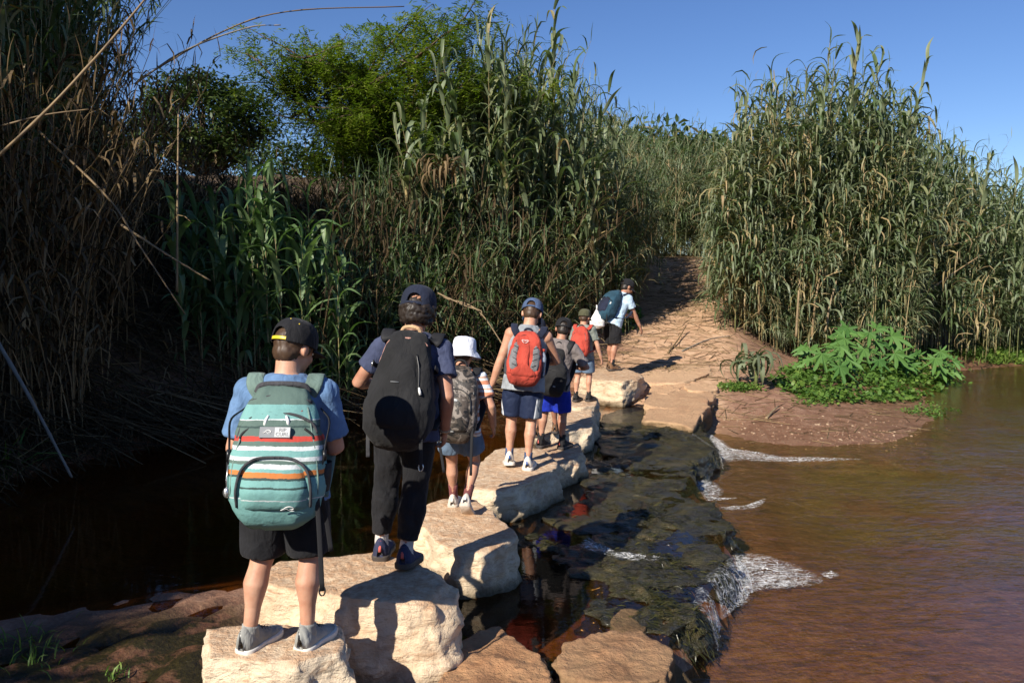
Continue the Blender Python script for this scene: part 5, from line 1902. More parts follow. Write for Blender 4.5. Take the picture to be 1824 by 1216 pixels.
def make_person(label, loc, heading, H, g=1.0, lean=0, side=0, twist=0, feet=None, hands=None, head=(0, 0), skin='fair_skin', hair='brown_hair', hair_style='short', shirt='blue_shirt', sleeve=0.62,
                bottoms='black_cloth', hem=0.85, legfit=1.25, socks='white_sock', sock_top=0.3, shoes=('grey_shoe', 'white_rubber', 'white_print'), hat=None, voxel=0.0075, seed=1, drop=0.0, hipx=0.0):
    """loc: point on the ground between the feet; heading: degrees to the right of straight ahead"""
    root = empty('person', loc, -R(heading))
    tag(root, label, 'person')
    hipz = 0.495 * H - drop
    pel = Vector((hipx * H, 0, hipz))
    rot = Matrix.Rotation(-R(twist), 3, 'Z') @ Matrix.Rotation(-R(lean), 3, 'X') @ Matrix.Rotation(R(side), 3, 'Y')

    def U(x, y, z):
        """upper body point given in fractions of H measured on the upright figure"""
        return pel + rot @ (Vector((x * H, y * H, z * H - 0.495 * H)))

    sk, sh = MB(), MB()
    X = Vector((1, 0, 0))
    sideU = rot @ X
    # torso
    tz = [0.47, 0.52, 0.58, 0.65, 0.71, 0.765, 0.80, 0.825]
    tw = [0.100, 0.103, 0.095, 0.100, 0.106, 0.106, 0.086, 0.042]
    td = [0.070, 0.072, 0.066, 0.070, 0.074, 0.066, 0.050, 0.036]
    ty = [0, 0, 0.004, 0.0, -0.004, -0.010, -0.014, -0.014]
    sk.loft([U(0, y, z) for y, z in zip(ty, tz)], [(w * H * (0.5 + 0.5 * g) * 0.95, d * H * g * 0.93) for w, d in zip(tw, td)], 24, side=sideU)
    top_w = list(tw)
    if sleeve <= 0: top_w = [0.100, 0.103, 0.097, 0.102, 0.108, 0.092, 0.066, 0.042]
    sh.loft([U(0, y, z) for y, z in zip([0] + ty, [0.452] + tz[:-1] + [0.828])], [(w * H * (0.5 + 0.5 * g) * 1.06 + 0.008, d * H * g * 1.06 + 0.008) for w, d in zip([0.118, 0.114, 0.110] + top_w[2:], [0.092, 0.088, 0.080] + td[2:])], 24, side=sideU)
    # neck and head
    hh = H / 6.45 if H < 1.3 else H / 6.7
    hr = rot @ (Matrix.Rotation(-R(head[0]), 3, 'Z') @ Matrix.Rotation(-R(head[1]), 3, 'X'))
    nb = U(0, -0.012, 0.815)
    hc = nb + (rot @ Vector((0, 0.012 * H, 0.014 * H))) + hr @ Vector((0, 0.03 * hh, 0.5 * hh))
    HM = Matrix.Translation(hc) @ hr.to_4x4() @ Matrix.Scale(hh, 4)
    hv = lambda x, y, z: HM @ Vector((x, y, z))
    sk.loft([U(0, -0.012, 0.79), nb, hv(0, -0.08, -0.30), hv(0, -0.04, 0.0)], [(0.052 * H, 0.045 * H), (0.038 * H, 0.036 * H), (0.24 * hh, 0.25 * hh), (0.24 * hh, 0.25 * hh)], 16, side=hr @ X)
    h3 = hr
    sk.ball(hv(0, -0.03, 0.10), (0.345 * hh, 0.425 * hh, 0.40 * hh), 24, 16, h3)
    sk.ball(hv(0, 0.10, -0.20), (0.265 * hh, 0.29 * hh, 0.27 * hh), 18, 12, h3)
    sk.ball(hv(0, 0.24, -0.39), (0.13 * hh, 0.11 * hh, 0.10 * hh), 12, 8, h3)
    sk.ball(hv(0.14, 0.27, -0.14), (0.12 * hh, 0.10 * hh, 0.12 * hh), 12, 8, h3)
    sk.ball(hv(-0.14, 0.27, -0.14), (0.12 * hh, 0.10 * hh, 0.12 * hh), 12, 8, h3)
    sk.loft([hv(0, 0.375, 0.05), hv(0, 0.43, -0.05), hv(0, 0.475, -0.13), hv(0, 0.40, -0.17)], [0.045 * hh, 0.05 * hh, 0.068 * hh, 0.05 * hh], 10, side=hr @ X)
    for s in (-1, 1):
        sk.ball(hv(s * 0.352, -0.03, -0.02), (0.045 * hh, 0.105 * hh, 0.15 * hh), 12, 8, h3 @ Matrix.Rotation(s * 0.35, 3, 'Z'))
    # arms
    up_l, fo_l = 0.172 * H, 0.148 * H
    shw = 0.102 * (0.5 + 0.5 * g)
    hands = hands or {}
    arm_pts = {}
    for s in (-1, 1):
        S = U(s * shw, -0.012, 0.772)
        tgt, pole, curl, pn = hands.get(s, ((s * 0.16, 0.03, 0.45), (s * 0.5, -1, 0), 0.5, (-s, 0.2, 0)))
        Wp = Vector(tgt) * H if not isinstance(tgt, Vector) else tgt
        E_, Wp = ik(S, Wp, up_l, fo_l, pole)
        arm_pts[s] = (S, E_, Wp)
        sk.ball(S - Vector((0, 0, 0.004 * H)), 0.041 * H * g, 14, 10)
        sk.loft([S, S.lerp(E_, 0.15), S.lerp(E_, 0.4), S.lerp(E_, 0.75), E_, E_.lerp(Wp, 0.25), E_.lerp(Wp, 0.7), Wp],
                [0.036 * H, 0.036 * H * g, 0.031 * H * g, 0.027 * H * g, 0.0255 * H * g, 0.0265 * H * g, 0.021 * H * g, (0.018 * H, 0.0155 * H)], 14)
        fd = (Wp - E_).normalized()
        hand(sk, Wp, fd, Vector(pn), Vector((-s * 0.2, 1, 0.2)), 0.105 * H, curl)
        if sleeve > 0:
            e = S.lerp(E_, sleeve)
            sh.ball(S - Vector((0, 0, 0.002 * H)), 0.047 * H * g, 16, 12)
            sh.ball(U(s * shw * 0.62, -0.012, 0.783), (0.055 * H, 0.045 * H, 0.034 * H), 16, 10)
            sh.loft([S, S.lerp(E_, sleeve * 0.3), S.lerp(E_, sleeve * 0.6), S.lerp(E_, sleeve * 0.85), e],
                    [0.044 * H * g, 0.044 * H * g, 0.043 * H * g, 0.044 * H * g, 0.046 * H * g], 16)
        else:
            sk.ball(U(s * shw * 0.60, -0.012, 0.782), (0.055 * H, 0.042 * H, 0.032 * H), 16, 10)
    # legs
    feet = feet or {}
    bt = MB()
    bt.loft([pel + rot @ Vector((0, 0, -0.055 * H)), pel + rot @ Vector((0, 0, -0.02 * H)), pel + rot @ Vector((0, 0, 0.02 * H)), pel + rot @ Vector((0, 0, 0.06 * H))],
            [(0.090 * H * g, 0.070 * H * g), (0.104 * H * g + 0.006, 0.084 * H * g), (0.100 * H * g + 0.004, 0.076 * H * g), (0.090 * H * g, 0.066 * H * g)], 22, side=sideU)
    for s in (-1, 1):
        hip = pel + rot @ Vector((s * 0.052 * H * (0.4 + 0.6 * g), 0, -0.01 * H))
        (fx, fy, fz), yaw, pitch = feet.get(s, ((s * 0.065, 0.0, 0.0), s * 8, 0))
        FM = Matrix.Translation((fx * H, fy * H, fz * H)) @ Matrix.Rotation(-R(yaw), 4, 'Z')
        Lf = 0.165 * H
        ball = Vector((0, 0.40 * Lf, 0))
        FM = FM @ Matrix.Translation(ball) @ Matrix.Rotation(-R(pitch), 4, 'X') @ Matrix.Translation(-ball)
        ank = FM @ Vector((0, -0.12 * Lf, 0.40 * Lf))
        fwd = FM.to_3x3() @ Vector((0, 1, 0))
        l1, l2 = 0.226 * H, 0.214 * H
        Ld = (ank - hip).length
        if Ld > 0.93 * (l1 + l2):
            kf = Ld * 1.004 / (l1 + l2)
            l1, l2 = l1 * kf, l2 * kf
        kn, ank2 = ik(hip, ank, l1, l2, fwd + Vector((s * 0.15, 0, 0)))
        ank = ank2
        bk = (FM.to_3x3() @ Vector((0, -1, 0)))
        cs = [hip + Vector((0, 0, 0.02 * H)), hip.lerp(kn, 0.3), hip.lerp(kn, 0.75), kn - bk * 0.002 * H, kn.lerp(ank, 0.12) + bk * 0.003 * H, kn.lerp(ank, 0.33) + bk * 0.010 * H, kn.lerp(ank, 0.66) + bk * 0.004 * H, ank, ank - (ank - kn).normalized() * -0.02 * H]
        rs = [(0.052 * H * g, 0.056 * H * g), (0.050 * H * g, 0.053 * H * g), (0.038 * H * g, 0.040 * H * g), (0.0335 * H * g, 0.034 * H * g), (0.0315 * H * g, 0.034 * H * g), (0.0355 * H * g, 0.038 * H * g), (0.0235 * H * g, 0.026 * H * g), (0.0205 * H, 0.023 * H), (0.018 * H, 0.020 * H)]
        sk.loft(cs, rs, 16)
        sk.loft([FM @ Vector((0, -0.18 * Lf, 0.15 * Lf)), FM @ Vector((0, 0.1 * Lf, 0.15 * Lf)), FM @ Vector((0, 0.45 * Lf, 0.11 * Lf))], [0.11 * Lf, 0.12 * Lf, 0.09 * Lf], 10)
        # shorts / trousers
        def legp(t): return hip.lerp(kn, t) if t <= 1 else kn.lerp(ank, t - 1)
        def legr(t): return float(np.interp(t, [0, 0.3, 0.75, 1, 1.35, 1.7, 2.0], [0.052, 0.050, 0.039, 0.034, 0.037, 0.026, 0.022])) * H * g
        ts = list(np.linspace(0.0, hem, 7 if hem <= 1.2 else 12))
        k_end = 1.0 + (legfit - 1) * (1.0 if hem <= 1.2 else 0.55)
        bt.loft([hip + Vector((0, 0, 0.03 * H))] + [legp(t) for t in ts], [0.052 * H * g] + [legr(t) * (1.06 + (k_end - 1.0) * (t / hem)) + (0.012 * (1 if hem <= 1.2 else 0.8)) for t in ts], 18)
        if hem > 1.2:
            bt.loft([legp(hem - 0.06), legp(hem)], [legr(hem) * 1.15 + 0.008] * 2, 14)
        so = MB()
        t0 = kn.lerp(ank, 1 - sock_top)
        so.loft([t0, kn.lerp(ank, 1 - sock_top * 0.5), ank, FM @ Vector((0, -0.08 * Lf, 0.2 * Lf))], [legr(2 - sock_top) * 0.97 + 0.003, legr(2 - sock_top * 0.5) * 0.97 + 0.003, 0.0235 * H + 0.002, 0.025 * H], 14)
        so.build('sock', MATS[socks], root)
        shoe(root, FM, Lf, [MATS[q] for q in shoes])
    body = sk.build('body', MATS[skin], root)
    remesh(body, voxel, 3)
    sho = sh.build('shirt', MATS[shirt], root)
    remesh(sho, 0.009, 4)
    wrinkle(sho, 0.012, (10, 10, 8), seed)
    bo = bt.build('trousers' if hem > 1.2 else 'shorts', MATS[bottoms], root)
    remesh(bo, 0.009, 4)
    wrinkle(bo, 0.013, (9, 9, 6), seed + 4)
    # face
    for s in (-1, 1):
        mb = MB(); mb.ball(hv(s * 0.145, 0.345, 0.0), (0.055 * hh, 0.04 * hh, 0.035 * hh), 10, 7, h3)
        e = mb.build('eye', MATS['eye_white'], root)
        mb = MB(); mb.ball(hv(s * 0.145, 0.378, 0.0), (0.026 * hh, 0.014 * hh, 0.028 * hh), 8, 6, h3)
        mb.build('iris', MATS['eye_dark'], e)
        mb = MB(); mb.loft([hv(s * 0.07, 0.385, 0.085), hv(s * 0.15, 0.38, 0.105), hv(s * 0.24, 0.32, 0.085)], [0.012 * hh, 0.016 * hh, 0.008 * hh], 6)
        mb.build('eyebrow', MATS[hair], root)
    mb = MB(); mb.loft([hv(-0.11, 0.345, -0.255), hv(0, 0.385, -0.25), hv(0.11, 0.345, -0.255)], [0.01 * hh, 0.026 * hh, 0.01 * hh], 8)
    mb.build('mouth', MATS['lip'], root)
    # hair
    rr = random.Random(seed)
    hm = MB()
    if hair_style == 'curly':
        for k in range(240):
            a = rr.uniform(0, 6.28); e = rr.uniform(-0.68, 0.12)
            d = Vector((math.cos(a) * math.cos(e), math.sin(a) * math.cos(e), math.sin(e)))
            if d.y > 0.45 and d.z < 0.45: continue
            if d.z < -0.2 and d.y > 0.1: continue
            hm.ball(hv(d.x * 0.40, d.y * 0.46 - 0.05, d.z * 0.52 + 0.0), rr.uniform(0.045, 0.08) * hh, 8, 6)
        hm.ball(hv(0, -0.07, 0.06), (0.355 * hh, 0.41 * hh, 0.38 * hh), 18, 12, h3)
        ho = hm.build('hair', MATS[hair], root)
        remesh(ho, 0.006, 1)
        wrinkle(ho, 0.006, (60, 60, 60), seed, 2)
    else:
        # shell over the skull, open at the face, ending at the nape
        hm.ball(hv(0, -0.055, 0.12), (0.355 * hh, 0.422 * hh, 0.395 * hh), 24, 16, h3)
        hm.ball(hv(0, -0.19, -0.10), (0.285 * hh, 0.26 * hh, 0.26 * hh), 18, 12, h3)
        for s in (-1, 1):
            hm.ball(hv(s * 0.30, 0.04, 0.02), (0.06 * hh, 0.11 * hh, 0.14 * hh), 10, 8, h3)
        ho = hm.build('hair', MATS[hair], root)
        remesh(ho, 0.007, 1)
        wrinkle(ho, 0.006, (70, 70, 22), seed, 2)
    # hat
    if hat:
        kind, hmat, extra = hat
        if kind == 'bucket':
            prof = [(0.002, 0.60), (0.14, 0.598), (0.26, 0.575), (0.335, 0.53), (0.375, 0.44), (0.395, 0.28), (0.405, 0.13), (0.415, 0.10), (0.46, 0.05), (0.53, -0.04), (0.585, -0.12), (0.592, -0.135), (0.58, -0.135), (0.50, -0.02), (0.41, 0.085), (0.39, 0.12), (0.36, 0.4), (0.2, 0.55), (0.002, 0.56)]
            V, F = lathe(prof, 40, 1.0, 1.08)
            V = [(x * 1.08, y * 1.08, z * 1.04) for x, y, z in V]
            V = [hv(x * (1 + 0.02 * math.sin(7 * math.atan2(y, x))), y - 0.04, z - 0.02 + 0.015 * math.sin(5 * math.atan2(y, x) + 1) * (1 if z < 0.1 else 0.2)) for x, y, z in V]
            ho = link('bucket_hat', mesh_from('bucket_hat', [tuple(v) for v in V], F, MATS[hmat], True), root)
            ring = MB()
            ring.loft([hv(0.445 * math.cos(a), 0.48 * math.sin(a) - 0.04, 0.085) for a in np.linspace(0, 6.283, 30)], [0.008 * hh] * 30, 6, cap=False)
            ring.build('seam', MATS[hmat], ho)
        else:
            V, F = [], []
            nth, nph = 40, 120
            rx, ry, rz = 0.405, 0.475, 0.47
            tmax = R(97)
            for i in range(nth + 1):
                t = tmax * i / nth
                for k in range(nph):
                    a = 2 * math.pi * k / nph
                    fl = 1 + 0.012 * abs(math.sin(3 * (a - R(90)))) ** 8 * -1
                    bul = math.sin(t) ** 0.72
                    V.append((rx * fl * bul * math.cos(a), ry * fl * bul * math.sin(a), rz * (math.cos(t) ** 0.8 if math.cos(t) > 0 else math.cos(t))))
            def back_gap(t, a):
                da = abs((a + R(90) + math.pi) % (2 * math.pi) - math.pi)
                return (da / R(27)) ** 2 + ((tmax - t) / R(30)) ** 2 < 1
            for i in range(nth):
                for k in range(nph):
                    t, a = tmax * (i + 0.5) / nth, 2 * math.pi * (k + 0.5) / nph
                    if extra.get('gap', True) and back_gap(t, a): continue
                    k2 = (k + 1) % nph
                    F.append((i * nph + k, (i + 1) * nph + k, (i + 1) * nph + k2, i * nph + k2))
            cz = 0.115
            ho = link('cap', mesh_from('cap', [tuple(hv(x, y - 0.035, z + cz)) for x, y, z in V], F, MATS[hmat], True), root)
            md = ho.modifiers.new('t', 'SOLIDIFY'); md.thickness = 0.004; md.offset = 1
            # visor
            V, F = [], []
            na, nr_ = 20, 6
            for j in range(nr_ + 1):
                for i in range(na + 1):
                    a = R(90) + R(64) * (2 * i / na - 1)
                    ext = 0.36 * (1 - (abs(2 * i / na - 1)) ** 3.2) ** 0.5 * j / nr_
                    x, y = (rx - 0.01) * math.cos(a), (ry - 0.01) * math.sin(a) + ext
                    z = -0.055 - (0.05 if extra.get('flat') else 0.16) * (j / nr_) - (0.10 if not extra.get('flat') else 0.03) * (x / rx) ** 2
                    V.append(hv(x, y - 0.035, z + cz))
            for j in range(nr_):
                for i in range(na):
                    q = j * (na + 1) + i
                    F.append((q, q + 1, q + na + 2, q + na + 1))
            vo = link('visor', mesh_from('visor', [tuple(v) for v in V], F, MATS[hmat], True), ho)
            md = vo.modifiers.new('t', 'SOLIDIFY'); md.thickness = 0.004
            mb = MB(); mb.ball(hv(0, -0.035, rz + cz + 0.008), (0.032 * hh, 0.032 * hh, 0.018 * hh), 10, 6, h3)
            mb.build('button', MATS[extra.get('button', hmat)], ho)
            if extra.get('gap', True):
                mb = MB()
                pts = []
                for i in range(11):
                    a = R(-90) + R(33) * (i / 5 - 1)
                    pts.append(hv(rx * 1.01 * math.cos(a), ry * 1.01 * math.sin(a) - 0.035, cz - 0.01))
                mb.loft(pts, [(0.035 * hh, 0.006 * hh)] * 11, 8, side=hr @ Vector((0, 0, 1)))
                mb.build('strap', MATS[extra.get('strap', hmat)], ho)
            if extra.get('eyelet'):
                for a, t in ((R(-90 + 52), R(52)), (R(-90 - 52), R(52)), (R(-90 + 16), R(34))):
                    bul = math.sin(t) ** 0.72
                    mb = MB(); mb.ball(hv((rx + 0.01) * bul * math.cos(a), (ry + 0.01) * bul * math.sin(a) - 0.035, (rz + 0.01) * math.cos(t) ** 0.8 + cz), 0.018 * hh, 8, 6)
                    mb.build('eyelet', MATS[extra['eyelet']], ho)
    info = dict(root=root, H=H, U=U, rot=rot, pel=pel, g=g, arms=arm_pts, heading=heading)
    return info


# ------------------------------------------------------------------ backpacks
class Pack:
    """local frame of the wearer: x right, y forward, z up; the pack grows towards -y from the back panel at y = 0"""

    def __init__(self, name, label, who, W, Hh, D, prof, mat, zc, yb=-0.062, tilt=0, voxel=0.009):
        self.W, self.Hh, self.D, self.prof = W, Hh, D, prof
        H = who['H']
        base = who['U'](0, yb * who['g'], zc)
        Mw = Matrix.Translation(who['root'].location) @ Matrix.Rotation(-R(who['heading']), 4, 'Z')
        rot = (who['rot'] @ Matrix.Rotation(R(tilt), 3, 'X')).to_4x4()
        self.root = bpy.data.objects.new(name, None)
        COL.objects.link(self.root)
        self.root.matrix_world = Mw @ Matrix.Translation(base) @ rot
        tag(self.root, label, 'backpack')
        self.who = who
        mb = MB()
        zs = np.linspace(0, 1, 26)
        cs, rs = [], []
        for t in zs:
            w, d = self.wd(t)
            cs.append((0, -d / 2, t * Hh))
            rs.append((w, d / 2))
        mb.loft(cs, rs, 56, power=3.4)
        self.body = mb.build('main_body', mat, self.root)
        wrinkle(self.body, 0.014, (9, 9, 13), W * 50, 4)

    def wd(self, t):
        a = np.array(self.prof)
        w = float(np.interp(t, a[:, 0], a[:, 1])) * self.W / 2
        d = float(np.interp(t, a[:, 0], a[:, 2])) * self.D
        return w, d

    def surf(self, x, t, eps=0.004):
        w, d = self.wd(min(max(t, 0), 1))
        q = min(0.995, abs(x) / w)
        y = -d / 2 - d / 2 * (1 - q ** 3.4) ** (1 / 3.4)
        return Vector((x, y - eps, t * self.Hh))

    def pad(self, name, outline, bulge, mat, parent=None, eps=0.0, rings=8, sharp=4):
        """a bulging panel with the outline [(x, t), ...]"""
        o2 = spline([(x, 0, t) for x, t in outline] + [(outline[0][0], 0, outline[0][1])], len(outline) * 6 + 1)[:-1]
        cx = sum(p.x for p in o2) / len(o2); ct = sum(p.z for p in o2) / len(o2)
        V, F = [], []
        n = len(o2)
        for r in range(rings + 1):
            s = 1 - r / (rings + 0.6)
            b = bulge * (1 - s ** sharp) if r else -0.012
            if r == 0: s = 1.0
            for p in o2:
                x, t = cx + (p.x - cx) * s, ct + (p.z - ct) * s
                q = self.surf(x, t, eps + b)
                V.append(tuple(q))
        V.append(tuple(self.surf(cx, ct, eps + bulge)))
        for r in range(rings):
            for k in range(n):
                k2 = (k + 1) % n
                F.append((r * n + k, r * n + k2, (r + 1) * n + k2, (r + 1) * n + k))
        for k in range(n):
            F.append((rings * n + k, rings * n + (k + 1) % n, len(V) - 1))
        return link(name, mesh_from(name, V, F, mat, True), parent or self.root)

    def line(self, name, pts, r, mat, parent=None, eps=0.002, n=28, flat=None):
        cs = [self.surf(p.x, p.z, eps) for p in spline([(x, 0, t) for x, t in pts], n)]
        mb = MB()
        mb.loft(cs, [r] * n, 8, side=(0, 1, 0.3))
        return mb.build(name, mat, parent or self.root)

    def ribbon(self, name, pts, w, th, mat, parent=None, n=26, side=(1, 0, 0)):
        mb = MB()
        mb.loft(spline(pts, n), [(w, th)] * n, 10, side=side, power=3)
        return mb.build(name, mat, parent or self.root)

    def harness(self, mat, w=0.028, spread=0.5, th=0.007):
        """two shoulder straps over the shoulders and down the chest"""
        H, g, Hh = self.who['H'], self.who['g'], self.Hh
        inv = self.root.matrix_world.inverted() @ (Matrix.Translation(self.who['root'].location) @ Matrix.Rotation(-R(self.who['heading']), 4, 'Z'))
        U = self.who['U']
        for s in (-1, 1):
            b = 0.068 * spread / 0.5
            pts = [Vector((s * b * H * 0.75, -0.02, Hh * 0.93)), inv @ U(s * b, -0.058 * g, 0.80), inv @ U(s * b * 1.05, -0.012, 0.826), inv @ U(s * b * 1.1, 0.045 * g, 0.795), inv @ U(s * b * 1.15, 0.082 * g, 0.73),
                   inv @ U(s * b * 1.4, 0.082 * g, 0.64), inv @ U(s * 0.112 * g, 0.03, 0.565), Vector((s * self.wd(0.12)[0] * 0.9, -0.03, Hh * 0.12))]
            self.ribbon('shoulder_strap', pts, w, th, mat, n=34)

    def handle(self, mat, half=0.05, rise=0.035, r=0.011, y=-0.03):
        w, d = self.wd(0.97)
        mb = MB()
        mb.loft(spline([(-half, y, self.Hh * 0.97), (-half * 0.8, y - 0.005, self.Hh + rise * 0.7), (0, y - 0.008, self.Hh + rise), (half * 0.8, y - 0.005, self.Hh + rise * 0.7), (half, y, self.Hh * 0.97)], 20), [r] * 20, 8, side=(0, 1, 0))
        return mb.build('handle', mat, self.root)

    def dangle(self, x, t, L, mat, end=None, dx=0.0, dy=-0.01):
        p = self.surf(x, t, 0.0)
        mat_i = self.root.matrix_world.to_3x3().inverted()
        dn = mat_i @ Vector((0, 0, -1))
        pts = [p, p + dn * L * 0.4 + Vector((dx * .5, dy, 0)), p + dn * L + Vector((dx, dy * 1.5, 0))]
        o = self.ribbon('loose_strap', pts, 0.0095, 0.002, mat, n=14)
        if end:
            mb = MB()
            e = pts[-1]
            mb.loft([e + Vector((0.011 * math.cos(a), 0, 0.018 * math.sin(a))) for a in np.linspace(0, 6.283, 16)], [0.003] * 16, 6, cap=False)
            mb.build('strap_ring', end, o)
        return o


def text_mesh(name, body, size, mat, parent, M, extrude=0.0006):
    cu = bpy.data.curves.new(name, 'FONT')
    cu.body = body
    cu.size = size
    cu.extrude = extrude
    cu.align_x = 'CENTER'
    cu.space_line = 0.82
    tmp = bpy.data.objects.new(name, cu)
    COL.objects.link(tmp)
    dg = bpy.context.evaluated_depsgraph_get()
    me = bpy.data.meshes.new_from_object(tmp.evaluated_get(dg))
    bpy.data.objects.remove(tmp)
    bpy.data.curves.remove(cu)
    me.materials.clear()
    me.materials.append(mat)
    o = link(name, me, parent)
    o.matrix_local = M
    return o


def wave_logo(name, M, s, mat, parent):
    """breaking-wave mark: a tapered curl"""
    mb = MB()
    for pts, w in (([(-1.0, -0.25), (-0.55, 0.05), (-0.15, 0.42), (0.35, 0.5), (0.75, 0.25), (0.8, 0.0), (0.5, -0.1), (0.3, 0.05)], 0.10),
                   ([(-0.9, -0.28), (-0.45, -0.05), (-0.1, 0.1), (0.05, -0.15), (0.35, -0.4), (0.9, -0.42)], 0.07)):
        cs = spline([Vector((x * s, z * s, 0)) for x, z in pts], 26)
        mb.loft(cs, [(0.0015, w * s * math.sin(math.pi * (0.1 + 0.85 * i / 25))) for i in range(26)], 6, side=(0, 0, 1))
    o = mb.build(name, mat, parent)
    o.matrix_local = M
    return o


def plate_frame(pack, x, t, eps):
    """frame lying on the pack: x right as seen from behind, y up, z outwards"""
    q = pack.surf(x, t, eps)
    tx = (pack.surf(x - 0.01, t, eps) - pack.surf(x + 0.01, t, eps)).normalized()
    tu = (pack.surf(x, t + 0.02, eps) - pack.surf(x, t - 0.02, eps)).normalized()
    tx = -tx
    nrm = tx.cross(tu).normalized()
    tu = nrm.cross(tx)
    M = Matrix((tx, tu, nrm)).transposed().to_4x4()
    M.translation = q
    return M

# ------------------------------------------------------------------ the children, nearest first
def ground_pt(px, py, z): return P(px, py, z)


# 1: mint striped pack, black cap
p1 = make_person('child in black cap and blue T-shirt standing on the nearest stone', ground_pt(508, 1150, Z1 - 0.005), -8, 1.375, 1.04, lean=3, side=2, hipx=0.012,
                 feet={-1: ((-0.088, 0.0, 0), 30, 0), 1: ((0.080, -0.012, 0), 28, 0)},
                 hands={-1: ((-0.11, 0.14, 0.57), (-0.35, -0.9, -0.5), 0.7, (1, 0, 0.2)), 1: ((0.11, 0.16, 0.57), (0.5, -0.9, -0.5), 0.8, (-1, 0, 0.2))},
                 head=(38, 16), hair='brown_hair', shirt='blue_shirt', sleeve=0.80, bottoms='black_cloth', hem=0.90, legfit=1.42, socks='grey_shoe', sock_top=0.07,
                 shoes=('grey_shoe', 'white_rubber', 'grey_trim', 'black_plastic'), hat=('cap', 'black_cap', dict(flat=True, button='yellow_plastic', strap='yellow_plastic', eyelet='yellow_plastic')), seed=1, voxel=0.0068)
for o in [c for s in p1['root'].children if s.name.startswith('shoe') for c in s.children if c.name.startswith('sole')]:
    pass
k1 = Pack('backpack', 'large mint backpack with red, white and orange painted stripes', p1, 0.36, 0.48, 0.24,
          [(0, .40, .42), (.03, .72, .70), (.09, .90, .90), (.22, 1.0, 1.0), (.45, .98, .94), (.62, .91, .82), (.78, .79, .68), (.90, .66, .50), (.97, .52, .36), (1, .34, .22)], MATS['mint_stripes'], 0.438, tilt=-3)
pk = k1.pad('front_pocket', [(-0.125, .05), (-0.13, .22), (-0.115, .38), (-0.07, .465), (0, .48), (0.07, .465), (0.115, .38), (0.13, .22), (0.125, .05), (0.06, .02), (-0.06, .02)], 0.030, MATS['mint_pocket'])
k1.line('zip', [(-0.133, .10), (-0.134, .24), (-0.118, .385), (-0.072, .47), (0, .487), (0.072, .47), (0.118, .385), (0.134, .24), (0.133, .10)], 0.0055, MATS['grey_trim'], pk, 0.012, 44)
k1.line('zip', [(-0.145, .62), (-0.125, .74), (-0.07, .80), (0, .815), (0.07, .80), (0.125, .74), (0.145, .66)], 0.006, MATS['grey_trim'], None, 0.003, 36)
k1.line('zip', [(-0.115, .90), (-0.06, .935), (0, .945), (0.06, .935), (0.115, .90)], 0.007, MATS['grey_trim'], None, 0.003, 26)
for s in (-1, 1):
    k1.line('seam', [(s * 0.150, .06), (s * 0.158, .25), (s * 0.150, .45), (s * 0.130, .65), (s * 0.105, .85), (s * 0.085, .93)], 0.0035, MATS['sage_cloth'], None, 0.002, 34)
    k1.line('compression_strap', [(s * 0.10, .70), (s * 0.125, .66), (s * 0.135, .62)], 0.005, MATS['black_strap'], None, 0.003, 10)
for x in (-0.035, 0.03):
    q = k1.surf(x, .80, 0.012)
    mb = MB(); mb.loft([q, q + Vector((x * .25, -0.006, -0.018)), q + Vector((x * .35, -0.006, -0.04))], [0.004, 0.006, 0.008], 8)
    mb.build('zip_pull', MATS['white_print'], k1.root)
for x, w_, mt in ((-0.075, 0.015, 'red_pack'), (0.075, 0.013, 'red_pack'), (0.012, 0.014, 'pink_piping')):
    k1.pad('painted_patch', [(x - w_, .83), (x + w_, .83), (x + w_, .885), (x - w_, .885)], 0.003, MATS[mt], eps=0.002)
# label with wave mark and lettering
M0 = plate_frame(k1, -0.005, .672, 0.011)
mb = MB(); mb.box((0, 0, 0), (0.112, 0.042, 0.006)); lb = mb.build('label_patch', MATS['grey_print'], k1.root, False); lb.matrix_local = M0
mb = MB(); mb.box((0.027, 0, 0.0035), (0.055, 0.038, 0.002)); mb.build('label_field', MATS['light_grey_print'], lb, False)
wave_logo('wave_mark', Matrix.Translation((-0.028, 0, 0.004)), 0.016, MATS['white_print'], lb)
text_mesh('lettering', 'RIP', 0.0195, MATS['grey_print'], lb, Matrix.Translation((0.027, 0.0025, 0.0052)), 0.0008)
text_mesh('lettering', 'CURL', 0.0195, MATS['grey_print'], lb, Matrix.Translation((0.027, -0.0145, 0.0052)), 0.0008)
wave_logo('wave_mark', plate_frame(k1, 0.055, .095, 0.028), 0.026, MATS['white_print'], pk)
k1.handle(MATS['grey_trim'], 0.10, 0.02, 0.012, -0.05)
k1.harness(MATS['sage_cloth'], 0.034, 0.60)
for s in (-1, 1):
    k1.ribbon('side_strap', [Vector((s * 0.15, -0.03, .40)), Vector((s * 0.185, -0.10, .36)), Vector((s * 0.178, -0.15, .28)), Vector((s * 0.17, -0.175, .20))], 0.012, 0.003, MATS['black_strap'], n=16, side=(0, 1, 0))
    mb = MB(); mb.box((s * 0.176, -0.165, .235), (0.012, 0.03, 0.04)); mb.build('buckle', MATS['black_plastic'], k1.root)
    mb = MB()
    V, F = lathe([(0.04, 0.0), (0.052, 0.05), (0.054, 0.11), (0.050, 0.11), (0.045, 0.05), (0.035, 0.01)], 20, 0.55, 1.3)
    mb.add([Vector(v) + Vector((s * 0.168, -0.085, .09)) for v in V], F)
    mb.build('side_pocket', MATS['black_strap'], k1.root)
mb = MB()
mb.ball((-0.172, -0.20, .10), (0.014, 0.010, 0.02), 10, 7)
mb.loft([(-0.172, -0.19, .20), (-0.174, -0.20, .15), (-0.172, -0.20, .115)], [0.003] * 3, 6)
mb.build('key_charm', MATS['steel'], k1.root)
